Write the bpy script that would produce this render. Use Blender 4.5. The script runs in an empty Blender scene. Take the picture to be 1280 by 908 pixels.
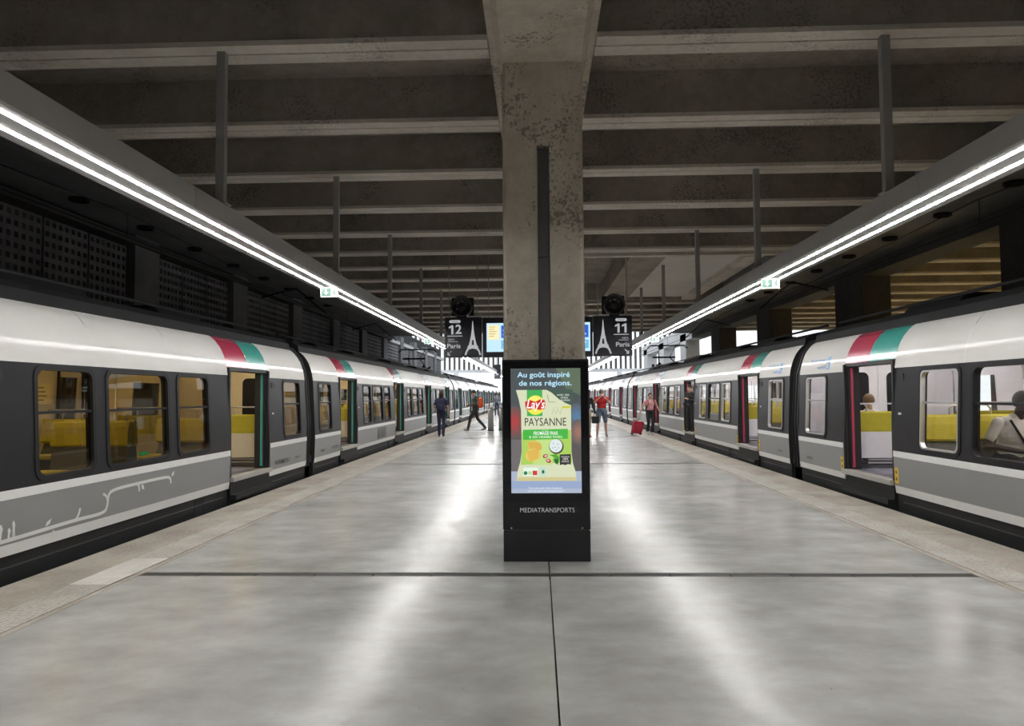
import bpy, bmesh, math, random
import numpy as np
from mathutils import Matrix, Vector, Euler
random.seed(7)
PI = math.pi
SC = bpy.context.scene
COL = SC.collection

# ------------------------------------------------------------------ camera
F_PX = 890.0
CAM_H = 1.55
cam_data = bpy.data.cameras.new('camera')
cam = bpy.data.objects.new('camera', cam_data)
COL.objects.link(cam)
cam_data.sensor_width = 36.0
cam_data.lens = F_PX / 1280.0 * 36.0
cam_data.clip_start = 0.05
cam_data.clip_end = 600
wy = Vector(((672 - 640) / F_PX, -(494 - 454) / F_PX, -1.0)).normalized()   # track direction seen by the camera
wz = Vector((-0.0092, 1.0, 0.0))
wz = (wz - wz.dot(wy) * wy).normalized()
wx = wy.cross(wz).normalized()
R = Matrix((wx, wy, wz))
cam.matrix_world = Matrix.Translation((0, 0, CAM_H)) @ R.to_4x4()
SC.camera = cam

# ------------------------------------------------------------------ world, exposure
world = bpy.data.worlds.new('overcast_sky')
SC.world = world
world.use_nodes = True
wn = world.node_tree.nodes
bg = wn['Background']
bg.inputs['Color'].default_value = (0.90, 0.95, 1.0, 1)
bg.inputs['Strength'].default_value = 0.85
SC.view_settings.view_transform = 'Standard'
SC.view_settings.look = 'None'
SC.view_settings.gamma = 1.0
SC.view_settings.use_curve_mapping = False
SC.view_settings.exposure = 0.8
SC.cycles.use_denoising = True
SC.cycles.max_bounces = 8
SC.cycles.diffuse_bounces = 5
SC.cycles.glossy_bounces = 4
SC.cycles.transparent_max_bounces = 16
SC.cycles.caustics_reflective = False
SC.cycles.caustics_refractive = False
SC.cycles.sample_clamp_indirect = 6.0
LED_STRENGTH = 46.0

# ------------------------------------------------------------------ materials
MATS = {}
def _new(name):
    m = bpy.data.materials.new(name)
    m.use_nodes = True
    nt = m.node_tree
    return m, nt, nt.nodes['Principled BSDF']

def pm(name, col, rough=0.5, metal=0.0, spec=0.5, var=0.06, vscale=9.0, emit=None, es=0.0, coat=0.0, bump=0.0):
    """plain principled surface with slight procedural variation"""
    if name in MATS: return MATS[name]
    m, nt, b = _new(name)
    L = nt.links
    b.inputs['Roughness'].default_value = rough
    b.inputs['Metallic'].default_value = metal
    b.inputs['Specular IOR Level'].default_value = spec
    b.inputs['Coat Weight'].default_value = coat
    b.inputs['Coat Roughness'].default_value = 0.06
    if emit:
        b.inputs['Emission Color'].default_value = (*emit, 1)
        b.inputs['Emission Strength'].default_value = es
    if var > 0:
        tc = nt.nodes.new('ShaderNodeTexCoord')
        no = nt.nodes.new('ShaderNodeTexNoise'); no.inputs['Scale'].default_value = vscale
        no.inputs['Detail'].default_value = 4
        L.new(tc.outputs['Object'], no.inputs['Vector'])
        ra = nt.nodes.new('ShaderNodeMix'); ra.data_type = 'RGBA'
        ra.inputs['A'].default_value = (*[c * (1 - var) for c in col], 1)
        ra.inputs['B'].default_value = (*[min(1, c * (1 + var)) for c in col], 1)
        L.new(no.outputs['Fac'], ra.inputs['Factor'])
        L.new(ra.outputs['Result'], b.inputs['Base Color'])
        if bump > 0:
            bu = nt.nodes.new('ShaderNodeBump'); bu.inputs['Strength'].default_value = bump
            bu.inputs['Distance'].default_value = 0.01
            L.new(no.outputs['Fac'], bu.inputs['Height']); L.new(bu.outputs['Normal'], b.inputs['Normal'])
    else:
        b.inputs['Base Color'].default_value = (*col, 1)
    MATS[name] = m
    return m

def concrete(name, light, dark, big=0.5, fine=14.0, rough=0.85, bump=0.35, pits=0.0, stain=None, rlo=None, rhi=None, spec=0.3, world_coords=True):
    m, nt, b = _new(name)
    L = nt.links; N = nt.nodes
    geo = N.new('ShaderNodeNewGeometry'); tc = N.new('ShaderNodeTexCoord')
    vec = geo.outputs['Position'] if world_coords else tc.outputs['Object']
    n1 = N.new('ShaderNodeTexNoise'); n1.inputs['Scale'].default_value = big; n1.inputs['Detail'].default_value = 7; n1.inputs['Roughness'].default_value = 0.62
    n2 = N.new('ShaderNodeTexNoise'); n2.inputs['Scale'].default_value = fine; n2.inputs['Detail'].default_value = 5; n2.inputs['Roughness'].default_value = 0.7
    L.new(vec, n1.inputs['Vector']); L.new(vec, n2.inputs['Vector'])
    add = N.new('ShaderNodeMath'); add.operation = 'MULTIPLY_ADD'
    L.new(n2.outputs['Fac'], add.inputs[0]); add.inputs[1].default_value = 0.45
    sub = N.new('ShaderNodeMath'); sub.operation = 'MULTIPLY_ADD'; sub.inputs[1].default_value = 1.0; sub.inputs[2].default_value = -0.22
    L.new(n1.outputs['Fac'], sub.inputs[0]); L.new(sub.outputs[0], add.inputs[2])
    cr = N.new('ShaderNodeValToRGB')
    cr.color_ramp.elements[0].position = 0.32; cr.color_ramp.elements[0].color = (*dark, 1)
    cr.color_ramp.elements[1].position = 0.66; cr.color_ramp.elements[1].color = (*light, 1)
    L.new(add.outputs[0], cr.inputs['Fac'])
    colout = cr.outputs['Color']
    if pits > 0:
        v = N.new('ShaderNodeTexNoise'); v.inputs['Scale'].default_value = 32; v.inputs['Detail'].default_value = 3
        L.new(vec, v.inputs['Vector'])
        n3 = N.new('ShaderNodeTexNoise'); n3.inputs['Scale'].default_value = 1.3; n3.inputs['Detail'].default_value = 3
        L.new(vec, n3.inputs['Vector'])
        mm = N.new('ShaderNodeMath'); mm.operation = 'MULTIPLY'
        L.new(v.outputs['Fac'], mm.inputs[0]); L.new(n3.outputs['Fac'], mm.inputs[1])
        mr = N.new('ShaderNodeMapRange'); mr.inputs['From Min'].default_value = 0.31; mr.inputs['From Max'].default_value = 0.37
        mr.inputs['To Max'].default_value = pits
        L.new(mm.outputs[0], mr.inputs['Value'])
        mx = N.new('ShaderNodeMix'); mx.data_type = 'RGBA'
        mx.inputs['B'].default_value = (*(stain or [c * 0.45 for c in dark]), 1)
        L.new(mr.outputs[0], mx.inputs['Factor']); L.new(colout, mx.inputs['A'])
        colout = mx.outputs['Result']
    L.new(colout, b.inputs['Base Color'])
    b.inputs['Specular IOR Level'].default_value = spec
    if rlo is not None:
        mr2 = N.new('ShaderNodeMapRange'); mr2.inputs['From Min'].default_value = 0.3; mr2.inputs['From Max'].default_value = 0.7
        mr2.inputs['To Min'].default_value = rlo; mr2.inputs['To Max'].default_value = rhi
        L.new(n1.outputs['Fac'], mr2.inputs['Value']); L.new(mr2.outputs[0], b.inputs['Roughness'])
    else:
        b.inputs['Roughness'].default_value = rough
    if bump > 0:
        bu = N.new('ShaderNodeBump'); bu.inputs['Strength'].default_value = bump; bu.inputs['Distance'].default_value = 0.012
        L.new(n2.outputs['Fac'], bu.inputs['Height']); L.new(bu.outputs['Normal'], b.inputs['Normal'])
    MATS[name] = m
    return m

def glass(name, tint=(1, 1, 1), gloss=1.0):
    m = bpy.data.materials.new(name); m.use_nodes = True
    nt = m.node_tree; N = nt.nodes; L = nt.links
    N.remove(N['Principled BSDF'])
    out = N['Material Output']
    tr = N.new('ShaderNodeBsdfTransparent'); tr.inputs['Color'].default_value = (*tint, 1)
    gl = N.new('ShaderNodeBsdfGlossy'); gl.inputs['Roughness'].default_value = 0.02
    fr = N.new('ShaderNodeFresnel'); fr.inputs['IOR'].default_value = 1.45
    mu = N.new('ShaderNodeMath'); mu.operation = 'MULTIPLY'; mu.inputs[1].default_value = gloss
    mx = N.new('ShaderNodeMixShader')
    L.new(fr.outputs[0], mu.inputs[0]); L.new(mu.outputs[0], mx.inputs[0])
    L.new(tr.outputs[0], mx.inputs[1]); L.new(gl.outputs[0], mx.inputs[2])
    L.new(mx.outputs[0], out.inputs['Surface'])
    MATS[name] = m
    return m

def emis(name, col, s):
    if name in MATS: return MATS[name]
    return pm(name, (0.02, 0.02, 0.02), 0.4, var=0, emit=col, es=s)

def tactile(name):
    m, nt, b = _new(name); N = nt.nodes; L = nt.links
    geo = N.new('ShaderNodeNewGeometry')
    vo = N.new('ShaderNodeTexVoronoi'); vo.inputs['Scale'].default_value = 24; vo.inputs['Randomness'].default_value = 0.25
    no = N.new('ShaderNodeTexNoise'); no.inputs['Scale'].default_value = 2.2; no.inputs['Detail'].default_value = 6
    L.new(geo.outputs['Position'], vo.inputs['Vector']); L.new(geo.outputs['Position'], no.inputs['Vector'])
    cr = N.new('ShaderNodeValToRGB')
    cr.color_ramp.elements[0].position = 0.2; cr.color_ramp.elements[0].color = (0.50, 0.48, 0.44, 1)
    cr.color_ramp.elements[1].position = 0.62; cr.color_ramp.elements[1].color = (0.30, 0.285, 0.26, 1)
    L.new(vo.outputs['Distance'], cr.inputs['Fac'])
    mx = N.new('ShaderNodeMix'); mx.data_type = 'RGBA'; mx.blend_type = 'MULTIPLY'
    mx.inputs['Factor'].default_value = 0.6
    cr2 = N.new('ShaderNodeValToRGB'); cr2.color_ramp.elements[0].position = 0.3; cr2.color_ramp.elements[0].color = (0.55, 0.53, 0.5, 1)
    cr2.color_ramp.elements[1].position = 0.65
    L.new(no.outputs['Fac'], cr2.inputs['Fac'])
    L.new(cr.outputs['Color'], mx.inputs['A']); L.new(cr2.outputs['Color'], mx.inputs['B'])
    L.new(mx.outputs['Result'], b.inputs['Base Color'])
    b.inputs['Roughness'].default_value = 0.75
    bu = N.new('ShaderNodeBump'); bu.inputs['Strength'].default_value = 0.6; bu.inputs['Distance'].default_value = 0.006; bu.invert = True
    L.new(vo.outputs['Distance'], bu.inputs['Height']); L.new(bu.outputs['Normal'], b.inputs['Normal'])
    MATS[name] = m
    return m

def floor_material():
    """polished concrete: cloudy, worn patches, fine specks, gloss that varies from place to place"""
    m, nt, b = _new('polished_concrete'); N = nt.nodes; L = nt.links
    geo = N.new('ShaderNodeNewGeometry'); P = geo.outputs['Position']
    def noise(s, d, r=0.6, dist=0.0, stretch=None):
        n = N.new('ShaderNodeTexNoise'); n.inputs['Scale'].default_value = s; n.inputs['Detail'].default_value = d
        n.inputs['Roughness'].default_value = r; n.inputs['Distortion'].default_value = dist
        if stretch:
            mp = N.new('ShaderNodeMapping'); mp.inputs['Scale'].default_value = stretch
            L.new(P, mp.inputs['Vector']); L.new(mp.outputs[0], n.inputs['Vector'])
        else:
            L.new(P, n.inputs['Vector'])
        return n
    a = noise(0.8, 9, 0.58, 0.0)
    c = noise(2.2, 7, 0.6, 0.0, (0.8, 1.15, 1))
    s = noise(26, 3, 0.6)
    k = noise(3.0, 3, 0.55)
    ad = N.new('ShaderNodeMath'); ad.operation = 'MULTIPLY_ADD'; ad.inputs[1].default_value = 0.5
    L.new(c.outputs['Fac'], ad.inputs[0])
    hf = N.new('ShaderNodeMath'); hf.operation = 'MULTIPLY'; hf.inputs[1].default_value = 0.5; L.new(a.outputs['Fac'], hf.inputs[0])
    L.new(hf.outputs[0], ad.inputs[2])
    cm = N.new('ShaderNodeMapRange'); cm.inputs['From Min'].default_value = 0.34; cm.inputs['From Max'].default_value = 0.64
    L.new(ad.outputs[0], cm.inputs['Value'])
    cr = N.new('ShaderNodeMix'); cr.data_type = 'RGBA'
    cr.inputs['A'].default_value = (0.265, 0.260, 0.248, 1); cr.inputs['B'].default_value = (0.455, 0.451, 0.439, 1)
    L.new(cm.outputs[0], cr.inputs['Factor'])
    sp = N.new('ShaderNodeMapRange'); sp.inputs['From Min'].default_value = 0.70; sp.inputs['From Max'].default_value = 0.76; sp.inputs['To Max'].default_value = 0.55
    L.new(s.outputs['Fac'], sp.inputs['Value'])
    mx = N.new('ShaderNodeMix'); mx.data_type = 'RGBA'; mx.inputs['B'].default_value = (0.10, 0.095, 0.085, 1)
    L.new(sp.outputs[0], mx.inputs['Factor']); L.new(cr.outputs['Result'], mx.inputs['A'])
    L.new(mx.outputs['Result'], b.inputs['Base Color'])
    mr = N.new('ShaderNodeMapRange'); mr.inputs['From Min'].default_value = 0.32; mr.inputs['From Max'].default_value = 0.68
    mr.inputs['From Min'].default_value = 0.36; mr.inputs['From Max'].default_value = 0.62
    mr.inputs['To Min'].default_value = 0.17; mr.inputs['To Max'].default_value = 0.268
    L.new(ad.outputs[0], mr.inputs['Value']); L.new(mr.outputs[0], b.inputs['Roughness'])
    b.inputs['Specular IOR Level'].default_value = 0.14
    bu = N.new('ShaderNodeBump'); bu.inputs['Strength'].default_value = 0.22; bu.inputs['Distance'].default_value = 0.02
    L.new(k.outputs['Fac'], bu.inputs['Height']); L.new(bu.outputs['Normal'], b.inputs['Normal'])
    MATS['floor'] = m
    return m

M_FLOOR = floor_material()
M_EDGE = concrete('edge_concrete', (0.40, 0.365, 0.315), (0.27, 0.24, 0.205), 1.4, 20, 0.8, 0.3, pits=0.5, stain=(0.16, 0.14, 0.12))
M_TACT = tactile('tactile_paving')
M_TILE = concrete('tactile_tile_new', (0.60, 0.585, 0.55), (0.46, 0.45, 0.42), 3, 40, 0.7, 0.6)
M_COLUMN = concrete('column_concrete', (0.60, 0.55, 0.47), (0.37, 0.33, 0.27), 0.9, 9, 0.85, 0.5, pits=0.6, stain=(0.10, 0.085, 0.065))
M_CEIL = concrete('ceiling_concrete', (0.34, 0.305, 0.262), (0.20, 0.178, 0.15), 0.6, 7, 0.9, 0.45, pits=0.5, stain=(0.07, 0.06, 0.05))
M_SOFF = concrete('lightened_concrete', (0.66, 0.62, 0.56), (0.48, 0.445, 0.395), 0.8, 12, 0.85, 0.3, pits=0.4, stain=(0.16, 0.14, 0.12))  # ceiling concrete lightened: floor bounce on the undersides put into the colour
M_PLASTER = concrete('pale_plaster', (0.62, 0.60, 0.57), (0.52, 0.50, 0.47), 0.5, 6, 0.8, 0.1)
M_WALLP = concrete('wall_panel_concrete', (0.26, 0.26, 0.27), (0.17, 0.17, 0.175), 0.7, 10, 0.9, 0.3)
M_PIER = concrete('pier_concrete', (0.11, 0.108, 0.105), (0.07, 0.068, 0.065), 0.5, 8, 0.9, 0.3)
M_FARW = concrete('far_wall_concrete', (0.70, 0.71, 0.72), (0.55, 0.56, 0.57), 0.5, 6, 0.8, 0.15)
M_BALL = concrete('track_ballast', (0.10, 0.095, 0.09), (0.035, 0.033, 0.03), 6, 30, 0.95, 1.0)
M_BLACK = pm('black_void', (0.008, 0.008, 0.009), 0.8)
M_BOX = pm('light_beam_grey', (0.42, 0.415, 0.415), 0.45, 0.1)
M_SEAM = pm('dark_seam', (0.06, 0.06, 0.06), 0.7)
M_HANG = pm('hanger_grey', (0.33, 0.325, 0.315), 0.5, 0.0)
M_LED = emis('led_tube', (1.0, 0.985, 0.96), LED_STRENGTH)
M_STEEL = pm('brushed_steel', (0.50, 0.50, 0.50), 0.32, 0.9)
M_DSTEEL = pm('dark_steel', (0.075, 0.075, 0.078), 0.5, 0.5)
M_DRAIN = pm('drain_steel', (0.045, 0.043, 0.040), 0.55, 0.0, spec=0.2, var=0.5, vscale=3)
M_RAIL = pm('rail_steel', (0.18, 0.14, 0.11), 0.4, 0.8)
# train paints
M_WHITE = pm('train_white_paint', (0.57, 0.56, 0.54), 0.55, spec=0.2, coat=0.25, var=0.05, vscale=1.5)
M_STRIPE = pm('train_stripe_white', (0.72, 0.72, 0.71), 0.35, var=0.04)
M_GREY = pm('train_grey_paint', (0.235, 0.238, 0.238), 0.42, coat=0.1, var=0.07, vscale=2)
M_CHAR = pm('train_charcoal_paint', (0.020, 0.020, 0.023), 0.32, spec=0.22, var=0.12, vscale=2)
M_ROOF = pm('train_roof_dark', (0.014, 0.015, 0.016), 0.7, spec=0.15, var=0.15, vscale=2)
M_SKIRT = pm('train_skirt_black', (0.017, 0.018, 0.019), 0.5, spec=0.25, var=0.25, vscale=3)
M_RED = pm('train_red_band', (0.42, 0.035, 0.085), 0.25, coat=0.5, var=0.04)
M_TEAL = pm('train_teal_band', (0.055, 0.33, 0.29), 0.25, coat=0.5, var=0.04)
M_RUB = pm('black_rubber', (0.012, 0.012, 0.013), 0.55)
M_GASK = pm('window_gasket', (0.014, 0.014, 0.015), 0.45, spec=0.2)
M_SILV = pm('silver_frame', (0.62, 0.62, 0.62), 0.3, 0.7)
M_GLASS_W = glass('tinted_glass_warm', (0.50, 0.44, 0.30), 1.0)
M_GLASS_N = glass('clear_glass', (0.88, 0.88, 0.86), 1.0)
M_CREAM = pm('interior_cream', (0.66, 0.58, 0.42), 0.5, var=0.05)
M_IWHITE = pm('interior_white', (0.72, 0.71, 0.74), 0.45, var=0.04)
M_IFLOOR = pm('interior_floor', (0.22, 0.21, 0.26), 0.5, var=0.2)
M_SEATY = pm('seat_yellow', (0.50, 0.43, 0.03), 0.65, var=0.12, vscale=14, bump=0.2)
M_SEATB = pm('seat_shell_grey', (0.10, 0.105, 0.105), 0.6, var=0.15)
M_POLE = pm('grab_pole', (0.62, 0.60, 0.56), 0.3, 0.6)
M_THRESH = pm('threshold_metal', (0.42, 0.41, 0.38), 0.5, 0.3, var=0.15)
M_LAMPW = emis('car_lamp_warm', (1.0, 0.82, 0.54), 6.5)
M_LAMPN = emis('car_lamp_neutral', (1.0, 0.93, 0.93), 10.0)
M_DECAL = pm('decal_white', (0.70, 0.70, 0.69), 0.5, var=0.03)
M_TXTD = pm('decal_dark', (0.05, 0.05, 0.055), 0.5)
M_BLUE = pm('logo_blue', (0.09, 0.30, 0.58), 0.4)
M_YEL = pm('sticker_yellow', (0.75, 0.48, 0.03), 0.5)

# ------------------------------------------------------------------ mesh helpers
class MB:
    def __init__(s): s.v = []; s.f = []; s.sm = []
    def face(s, pts, smooth=False):
        i = len(s.v); s.v += [tuple(p) for p in pts]; s.f.append(tuple(range(i, i + len(pts)))); s.sm.append(smooth)
    def box(s, x0, x1, y0, y1, z0, z1):
        i = len(s.v)
        s.v += [(x0,y0,z0),(x1,y0,z0),(x1,y1,z0),(x0,y1,z0),(x0,y0,z1),(x1,y0,z1),(x1,y1,z1),(x0,y1,z1)]
        for q in ((0,3,2,1),(4,5,6,7),(0,1,5,4),(1,2,6,5),(2,3,7,6),(3,0,4,7)):
            s.f.append(tuple(i + k for k in q)); s.sm.append(False)
        return s
    def tube(s, pts, r, n=8, cap=True, smooth=True, r2=None):
        pts = [Vector(p) for p in pts]; i0 = len(s.v); up = Vector((0, 0, 1))
        for k, p in enumerate(pts):
            d = (pts[min(k + 1, len(pts) - 1)] - pts[max(k - 1, 0)]).normalized()
            u = d.cross(up)
            if u.length < 1e-3: u = d.cross(Vector((1, 0, 0)))
            u.normalize(); w = d.cross(u)
            rr = r if r2 is None else r + (r2 - r) * k / max(1, len(pts) - 1)
            for a in range(n):
                t = 2 * PI * a / n
                s.v.append(tuple(p + rr * (math.cos(t) * u + math.sin(t) * w)))
        for k in range(len(pts) - 1):
            for a in range(n):
                b = (a + 1) % n
                s.f.append((i0 + k*n + a, i0 + k*n + b, i0 + (k+1)*n + b, i0 + (k+1)*n + a)); s.sm.append(smooth)
        if cap:
            s.f.append(tuple(i0 + a for a in range(n))); s.sm.append(False)
            e = i0 + (len(pts) - 1) * n
            s.f.append(tuple(e + n - 1 - a for a in range(n))); s.sm.append(False)
        return s
    def prism(s, poly, axis, a, b):
        """poly: 2-D outline; axis 'x','y','z' is extruded from a to b"""
        def P(p, t):
            return {'x': (t, p[0], p[1]), 'y': (p[0], t, p[1]), 'z': (p[0], p[1], t)}[axis]
        n = len(poly); i = len(s.v)
        s.v += [P(p, a) for p in poly] + [P(p, b) for p in poly]
        s.f.append(tuple(range(i, i + n))); s.sm.append(False)
        s.f.append(tuple(range(i + 2*n - 1, i + n - 1, -1))); s.sm.append(False)
        for k in range(n):
            j = (k + 1) % n
            s.f.append((i + k, i + n + k, i + n + j, i + j)); s.sm.append(False)
        return s
    def ellipsoid(s, c, r, nu=12, nv=8):
        i = len(s.v)
        for a in range(nv + 1):
            ph = PI * a / nv
            for b in range(nu):
                t = 2 * PI * b / nu
                s.v.append((c[0] + r[0]*math.sin(ph)*math.cos(t), c[1] + r[1]*math.sin(ph)*math.sin(t), c[2] + r[2]*math.cos(ph)))
        for a in range(nv):
            for b in range(nu):
                b2 = (b + 1) % nu
                s.f.append((i+a*nu+b, i+(a+1)*nu+b, i+(a+1)*nu+b2, i+a*nu+b2)); s.sm.append(True)
        return s
    def mesh(s, name, mat, weld=False, fix=True):
        me = bpy.data.meshes.new(name)
        me.from_pydata(s.v, [], s.f)
        me.polygons.foreach_set('use_smooth', s.sm)
        if mat is not None: me.materials.append(mat)
        bm = bmesh.new(); bm.from_mesh(me)
        if weld: bmesh.ops.remove_doubles(bm, verts=bm.verts, dist=1e-5)
        if fix: bmesh.ops.recalc_face_normals(bm, faces=bm.faces)
        bm.to_mesh(me); bm.free()
        me.update()
        return me

def obj(name, me, parent=None, loc=(0, 0, 0), rot=(0, 0, 0)):
    o = bpy.data.objects.new(name, me)
    COL.objects.link(o)
    o.location = loc; o.rotation_euler = rot
    if parent is not None: o.parent = parent
    return o

def build(name, mb, mat, parent=None, loc=(0, 0, 0), rot=(0, 0, 0), weld=False, fix=True):
    return obj(name, mb.mesh(name, mat, weld, fix), parent, loc, rot)

def bevel(o, w=0.01, n=2):
    m = o.modifiers.new('bevel', 'BEVEL'); m.width = w; m.segments = n; m.limit_method = 'ANGLE'
    return o

def empty(name, loc=(0, 0, 0), rz=0):
    o = bpy.data.objects.new(name, None); COL.objects.link(o)
    o.location = loc; o.rotation_euler = (0, 0, rz); o.empty_display_size = 0.2
    return o

def tag(o, label=None, cat=None, group=None, kind=None):
    if label: o['label'] = label
    if cat: o['category'] = cat
    if group: o['group'] = group
    if kind: o['kind'] = kind
    return o

def struct(o): o['kind'] = 'structure'; return o

def copy_tree(o, parent=None, skip=()):
    c = o.copy(); COL.objects.link(c); c.parent = parent
    for ch in o.children:
        if ch.name.split('.')[0] in skip: continue
        copy_tree(ch, c, skip)
    return c

def text_mesh(txt, size, align='CENTER', extrude=0.0, offset=0.0, shear=0.0, sx=1.0):
    cu = bpy.data.curves.new('t', 'FONT'); cu.body = txt; cu.size = size; cu.align_x = align; cu.align_y = 'CENTER'
    cu.extrude = extrude; cu.offset = offset; cu.shear = shear; cu.resolution_u = 3
    o = bpy.data.objects.new('t', cu); COL.objects.link(o)
    dg = bpy.context.evaluated_depsgraph_get()
    me = bpy.data.meshes.new_from_object(o.evaluated_get(dg))
    bpy.data.objects.remove(o); bpy.data.curves.remove(cu)
    if sx != 1.0:
        for v in me.vertices: v.co.x *= sx
    return me

def lettering(name, txt, size, mat, parent, loc, rot=(PI/2, 0, 0), align='CENTER', offset=0.0, shear=0.0, width=None, extrude=0.0004):
    me = text_mesh(txt, size, align, extrude, offset, shear)
    me.name = name; me.materials.clear(); me.materials.append(mat)
    if width:
        xs = [v.co.x for v in me.vertices]; w = max(xs) - min(xs)
        k = width / w
        for v in me.vertices: v.co.x *= k
    return obj(name, me, parent, loc, rot)

# ------------------------------------------------------------------ platform floor
PX0, PX1 = -4.43, 4.67          # platform edges
JX0, JX1 = -3.50, 3.69          # joints between polished floor and edge slabs
XC = 0.09
YB, YE, YROOF = -14.0, 95.0, 38.0
base = MB().box(PX0 + 0.06, PX1 - 0.06, YB, YE, -1.05, -0.06)
floor = struct(build('floor', base, M_EDGE))
drains = [6.23, 16.1, 26.0, 36.0]
ys = [YB] + sum([[d - 0.068, d + 0.068] for d in drains], []) + [YE]
for k in range(0, len(ys), 2):
    build('floor_slab', MB().box(JX0 + 0.004, XC - 0.005, ys[k], ys[k + 1], -0.06, 0), M_FLOOR, floor)
    build('floor_slab', MB().box(XC + 0.005, JX1 - 0.004, ys[k], ys[k + 1], -0.06, 0), M_FLOOR, floor)
seg = (JX1 - JX0) / 14
dm = MB().box(0.004, seg - 0.004, -0.058, 0.058, -0.03, -0.006).mesh('drain_cover', M_DRAIN)
for d in drains[:3]:
    for k in range(14):
        obj('drain_cover', dm, floor, (JX0 + k * seg, d, 0))
em = {}
for side, (a, b) in (('l', (PX0, JX0)), ('r', (JX1, PX1))):
    em[side] = MB().box(a, b, 0.003, 1.997, -0.25, 0).mesh('edge_slab', M_EDGE)
    t = (-3.90, -3.56) if side == 'l' else (3.75, 4.09)
    em[side + 't'] = MB().box(t[0], t[1], 0.004, 1.996, -0.004, 0.005).mesh('tactile_strip', M_TACT)
y = YB
while y < YE - 1:
    for s in 'lr':
        e = obj('edge_slab', em[s], floor, (0, y, 0))
        obj('tactile_strip', em[s + 't'], e)
    y += 2.0
tt = build('tactile_tile', MB().box(-3.90, -3.56, 5.85, 6.80, -0.004, 0.0075), M_TILE, floor)
# track beds and rails
struct(build('floor_track_bed', MB().box(-8.3, PX0 + 0.06, YB, YE, -1.3, -1.05), M_BALL))
struct(build('floor_track_bed', MB().box(PX1 - 0.06, 12.0, YB, YE, -1.3, -1.05), M_BALL))
LTX, RTX = PX0 - 0.12 - 1.42, PX1 + 0.12 + 1.42
for cx in (LTX, RTX):
    for s in (-0.75, 0.75):
        x = cx + s
        prof = [(x - .07, -1.05), (x + .07, -1.05), (x + .02, -1.03), (x + .02, -.95), (x + .036, -.94), (x + .036, -.91), (x - .036, -.91), (x - .036, -.94), (x - .02, -.95), (x - .02, -1.03)]
        struct(build('floor_rail', MB().prism(prof, 'y', YB, YE), M_RAIL))

# ------------------------------------------------------------------ ceiling of ribs
ZS, ZC = 4.85, 5.42
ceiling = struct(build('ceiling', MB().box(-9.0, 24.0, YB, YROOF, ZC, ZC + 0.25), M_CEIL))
def purlin_mesh(x0, x1):
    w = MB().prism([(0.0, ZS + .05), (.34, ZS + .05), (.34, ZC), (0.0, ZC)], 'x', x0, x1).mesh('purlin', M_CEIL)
    s = MB().prism([(-.015, ZS), (.15, ZS), (.15, ZS + .022), (.175, ZS + .022), (.175, ZS), (.355, ZS), (.355, ZS + .05), (-.015, ZS + .05)], 'x', x0, x1).mesh('lit_soffit', M_SOFF)  # underside strip, its bounce light painted in as a paler tone
    return w, s
PL = purlin_mesh(-6.9, -.44); PR = purlin_mesh(.58, 6.9); PN = purlin_mesh(8.95, 23.9)
for k in range(-10, 17):
    yk = 6.47 + 1.94 * k
    if yk + .4 > YROOF: break
    for (w, s), nm in ((PL, 'l'), (PR, 'r'), (PN, 'n')):
        if nm == 'r' and 16.9 < yk < 24.7: continue
        if nm == 'n' and yk < -2: continue
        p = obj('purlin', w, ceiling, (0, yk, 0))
        obj('lit_soffit', s, p)
# spine beam over the columns
BX0, BX1 = -.44, .58
build('spine_beam', MB().prism([(-.32, 4.86), (.46, 4.86), (BX1 - .06, 4.92), (BX1, 4.92), (BX1, ZC), (BX0, ZC), (BX0, 4.92), (BX0 + .06, 4.92)], 'y', YB, YROOF), M_COLUMN, ceiling)
# void and pale panel over the right half of the platform
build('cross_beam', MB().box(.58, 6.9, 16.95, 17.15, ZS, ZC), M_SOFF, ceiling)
build('cross_beam', MB().box(.58, 6.9, 24.9, 25.15, ZS, ZC + .0), M_CEIL, ceiling)
build('trimmer_beam', MB().box(2.25, 3.12, 17.15, 24.9, ZS, ZC), M_CEIL, ceiling)
build('pale_panel', MB().box(3.12, 5.05, 17.15, 24.9, ZS + .10, ZS + .2), M_PLASTER, ceiling)
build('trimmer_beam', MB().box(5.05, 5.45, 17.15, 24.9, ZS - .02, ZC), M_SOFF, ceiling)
# smooth edge beams over the tracks, with round recesses
for (a, b, lx) in ((-8.3, -6.2, -7.35), (6.5, 8.2, 7.35)):
    eb = build('edge_beam', MB().box(a, b, YB, YROOF, ZS - .08, ZC), M_WALLP, ceiling)
    dl = MB()
    n = 20
    for k in range(n):
        t0, t1 = 2*PI*k/n, 2*PI*(k+1)/n
        r0, r1 = .15, .12
        for (ra, za, rb, zb) in ((r0, 0, r0, -.05), (r0, -.05, r1, -.05), (r1, -.05, r1, .0)):
            dl.face([(ra*math.cos(t0), ra*math.sin(t0), za), (ra*math.cos(t1), ra*math.sin(t1), za), (rb*math.cos(t1), rb*math.sin(t1), zb), (rb*math.cos(t0), rb*math.sin(t0), zb)])
    dl.face([(r1*math.cos(2*PI*k/n), r1*math.sin(2*PI*k/n), -.01) for k in range(n)])
    dlm = dl.mesh('round_recess', M_BLACK)
    for k in range(10):
        obj('round_recess', dlm, eb, (lx, 7.2 + 1.94 * 1.0 * k, ZS - .08))

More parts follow.
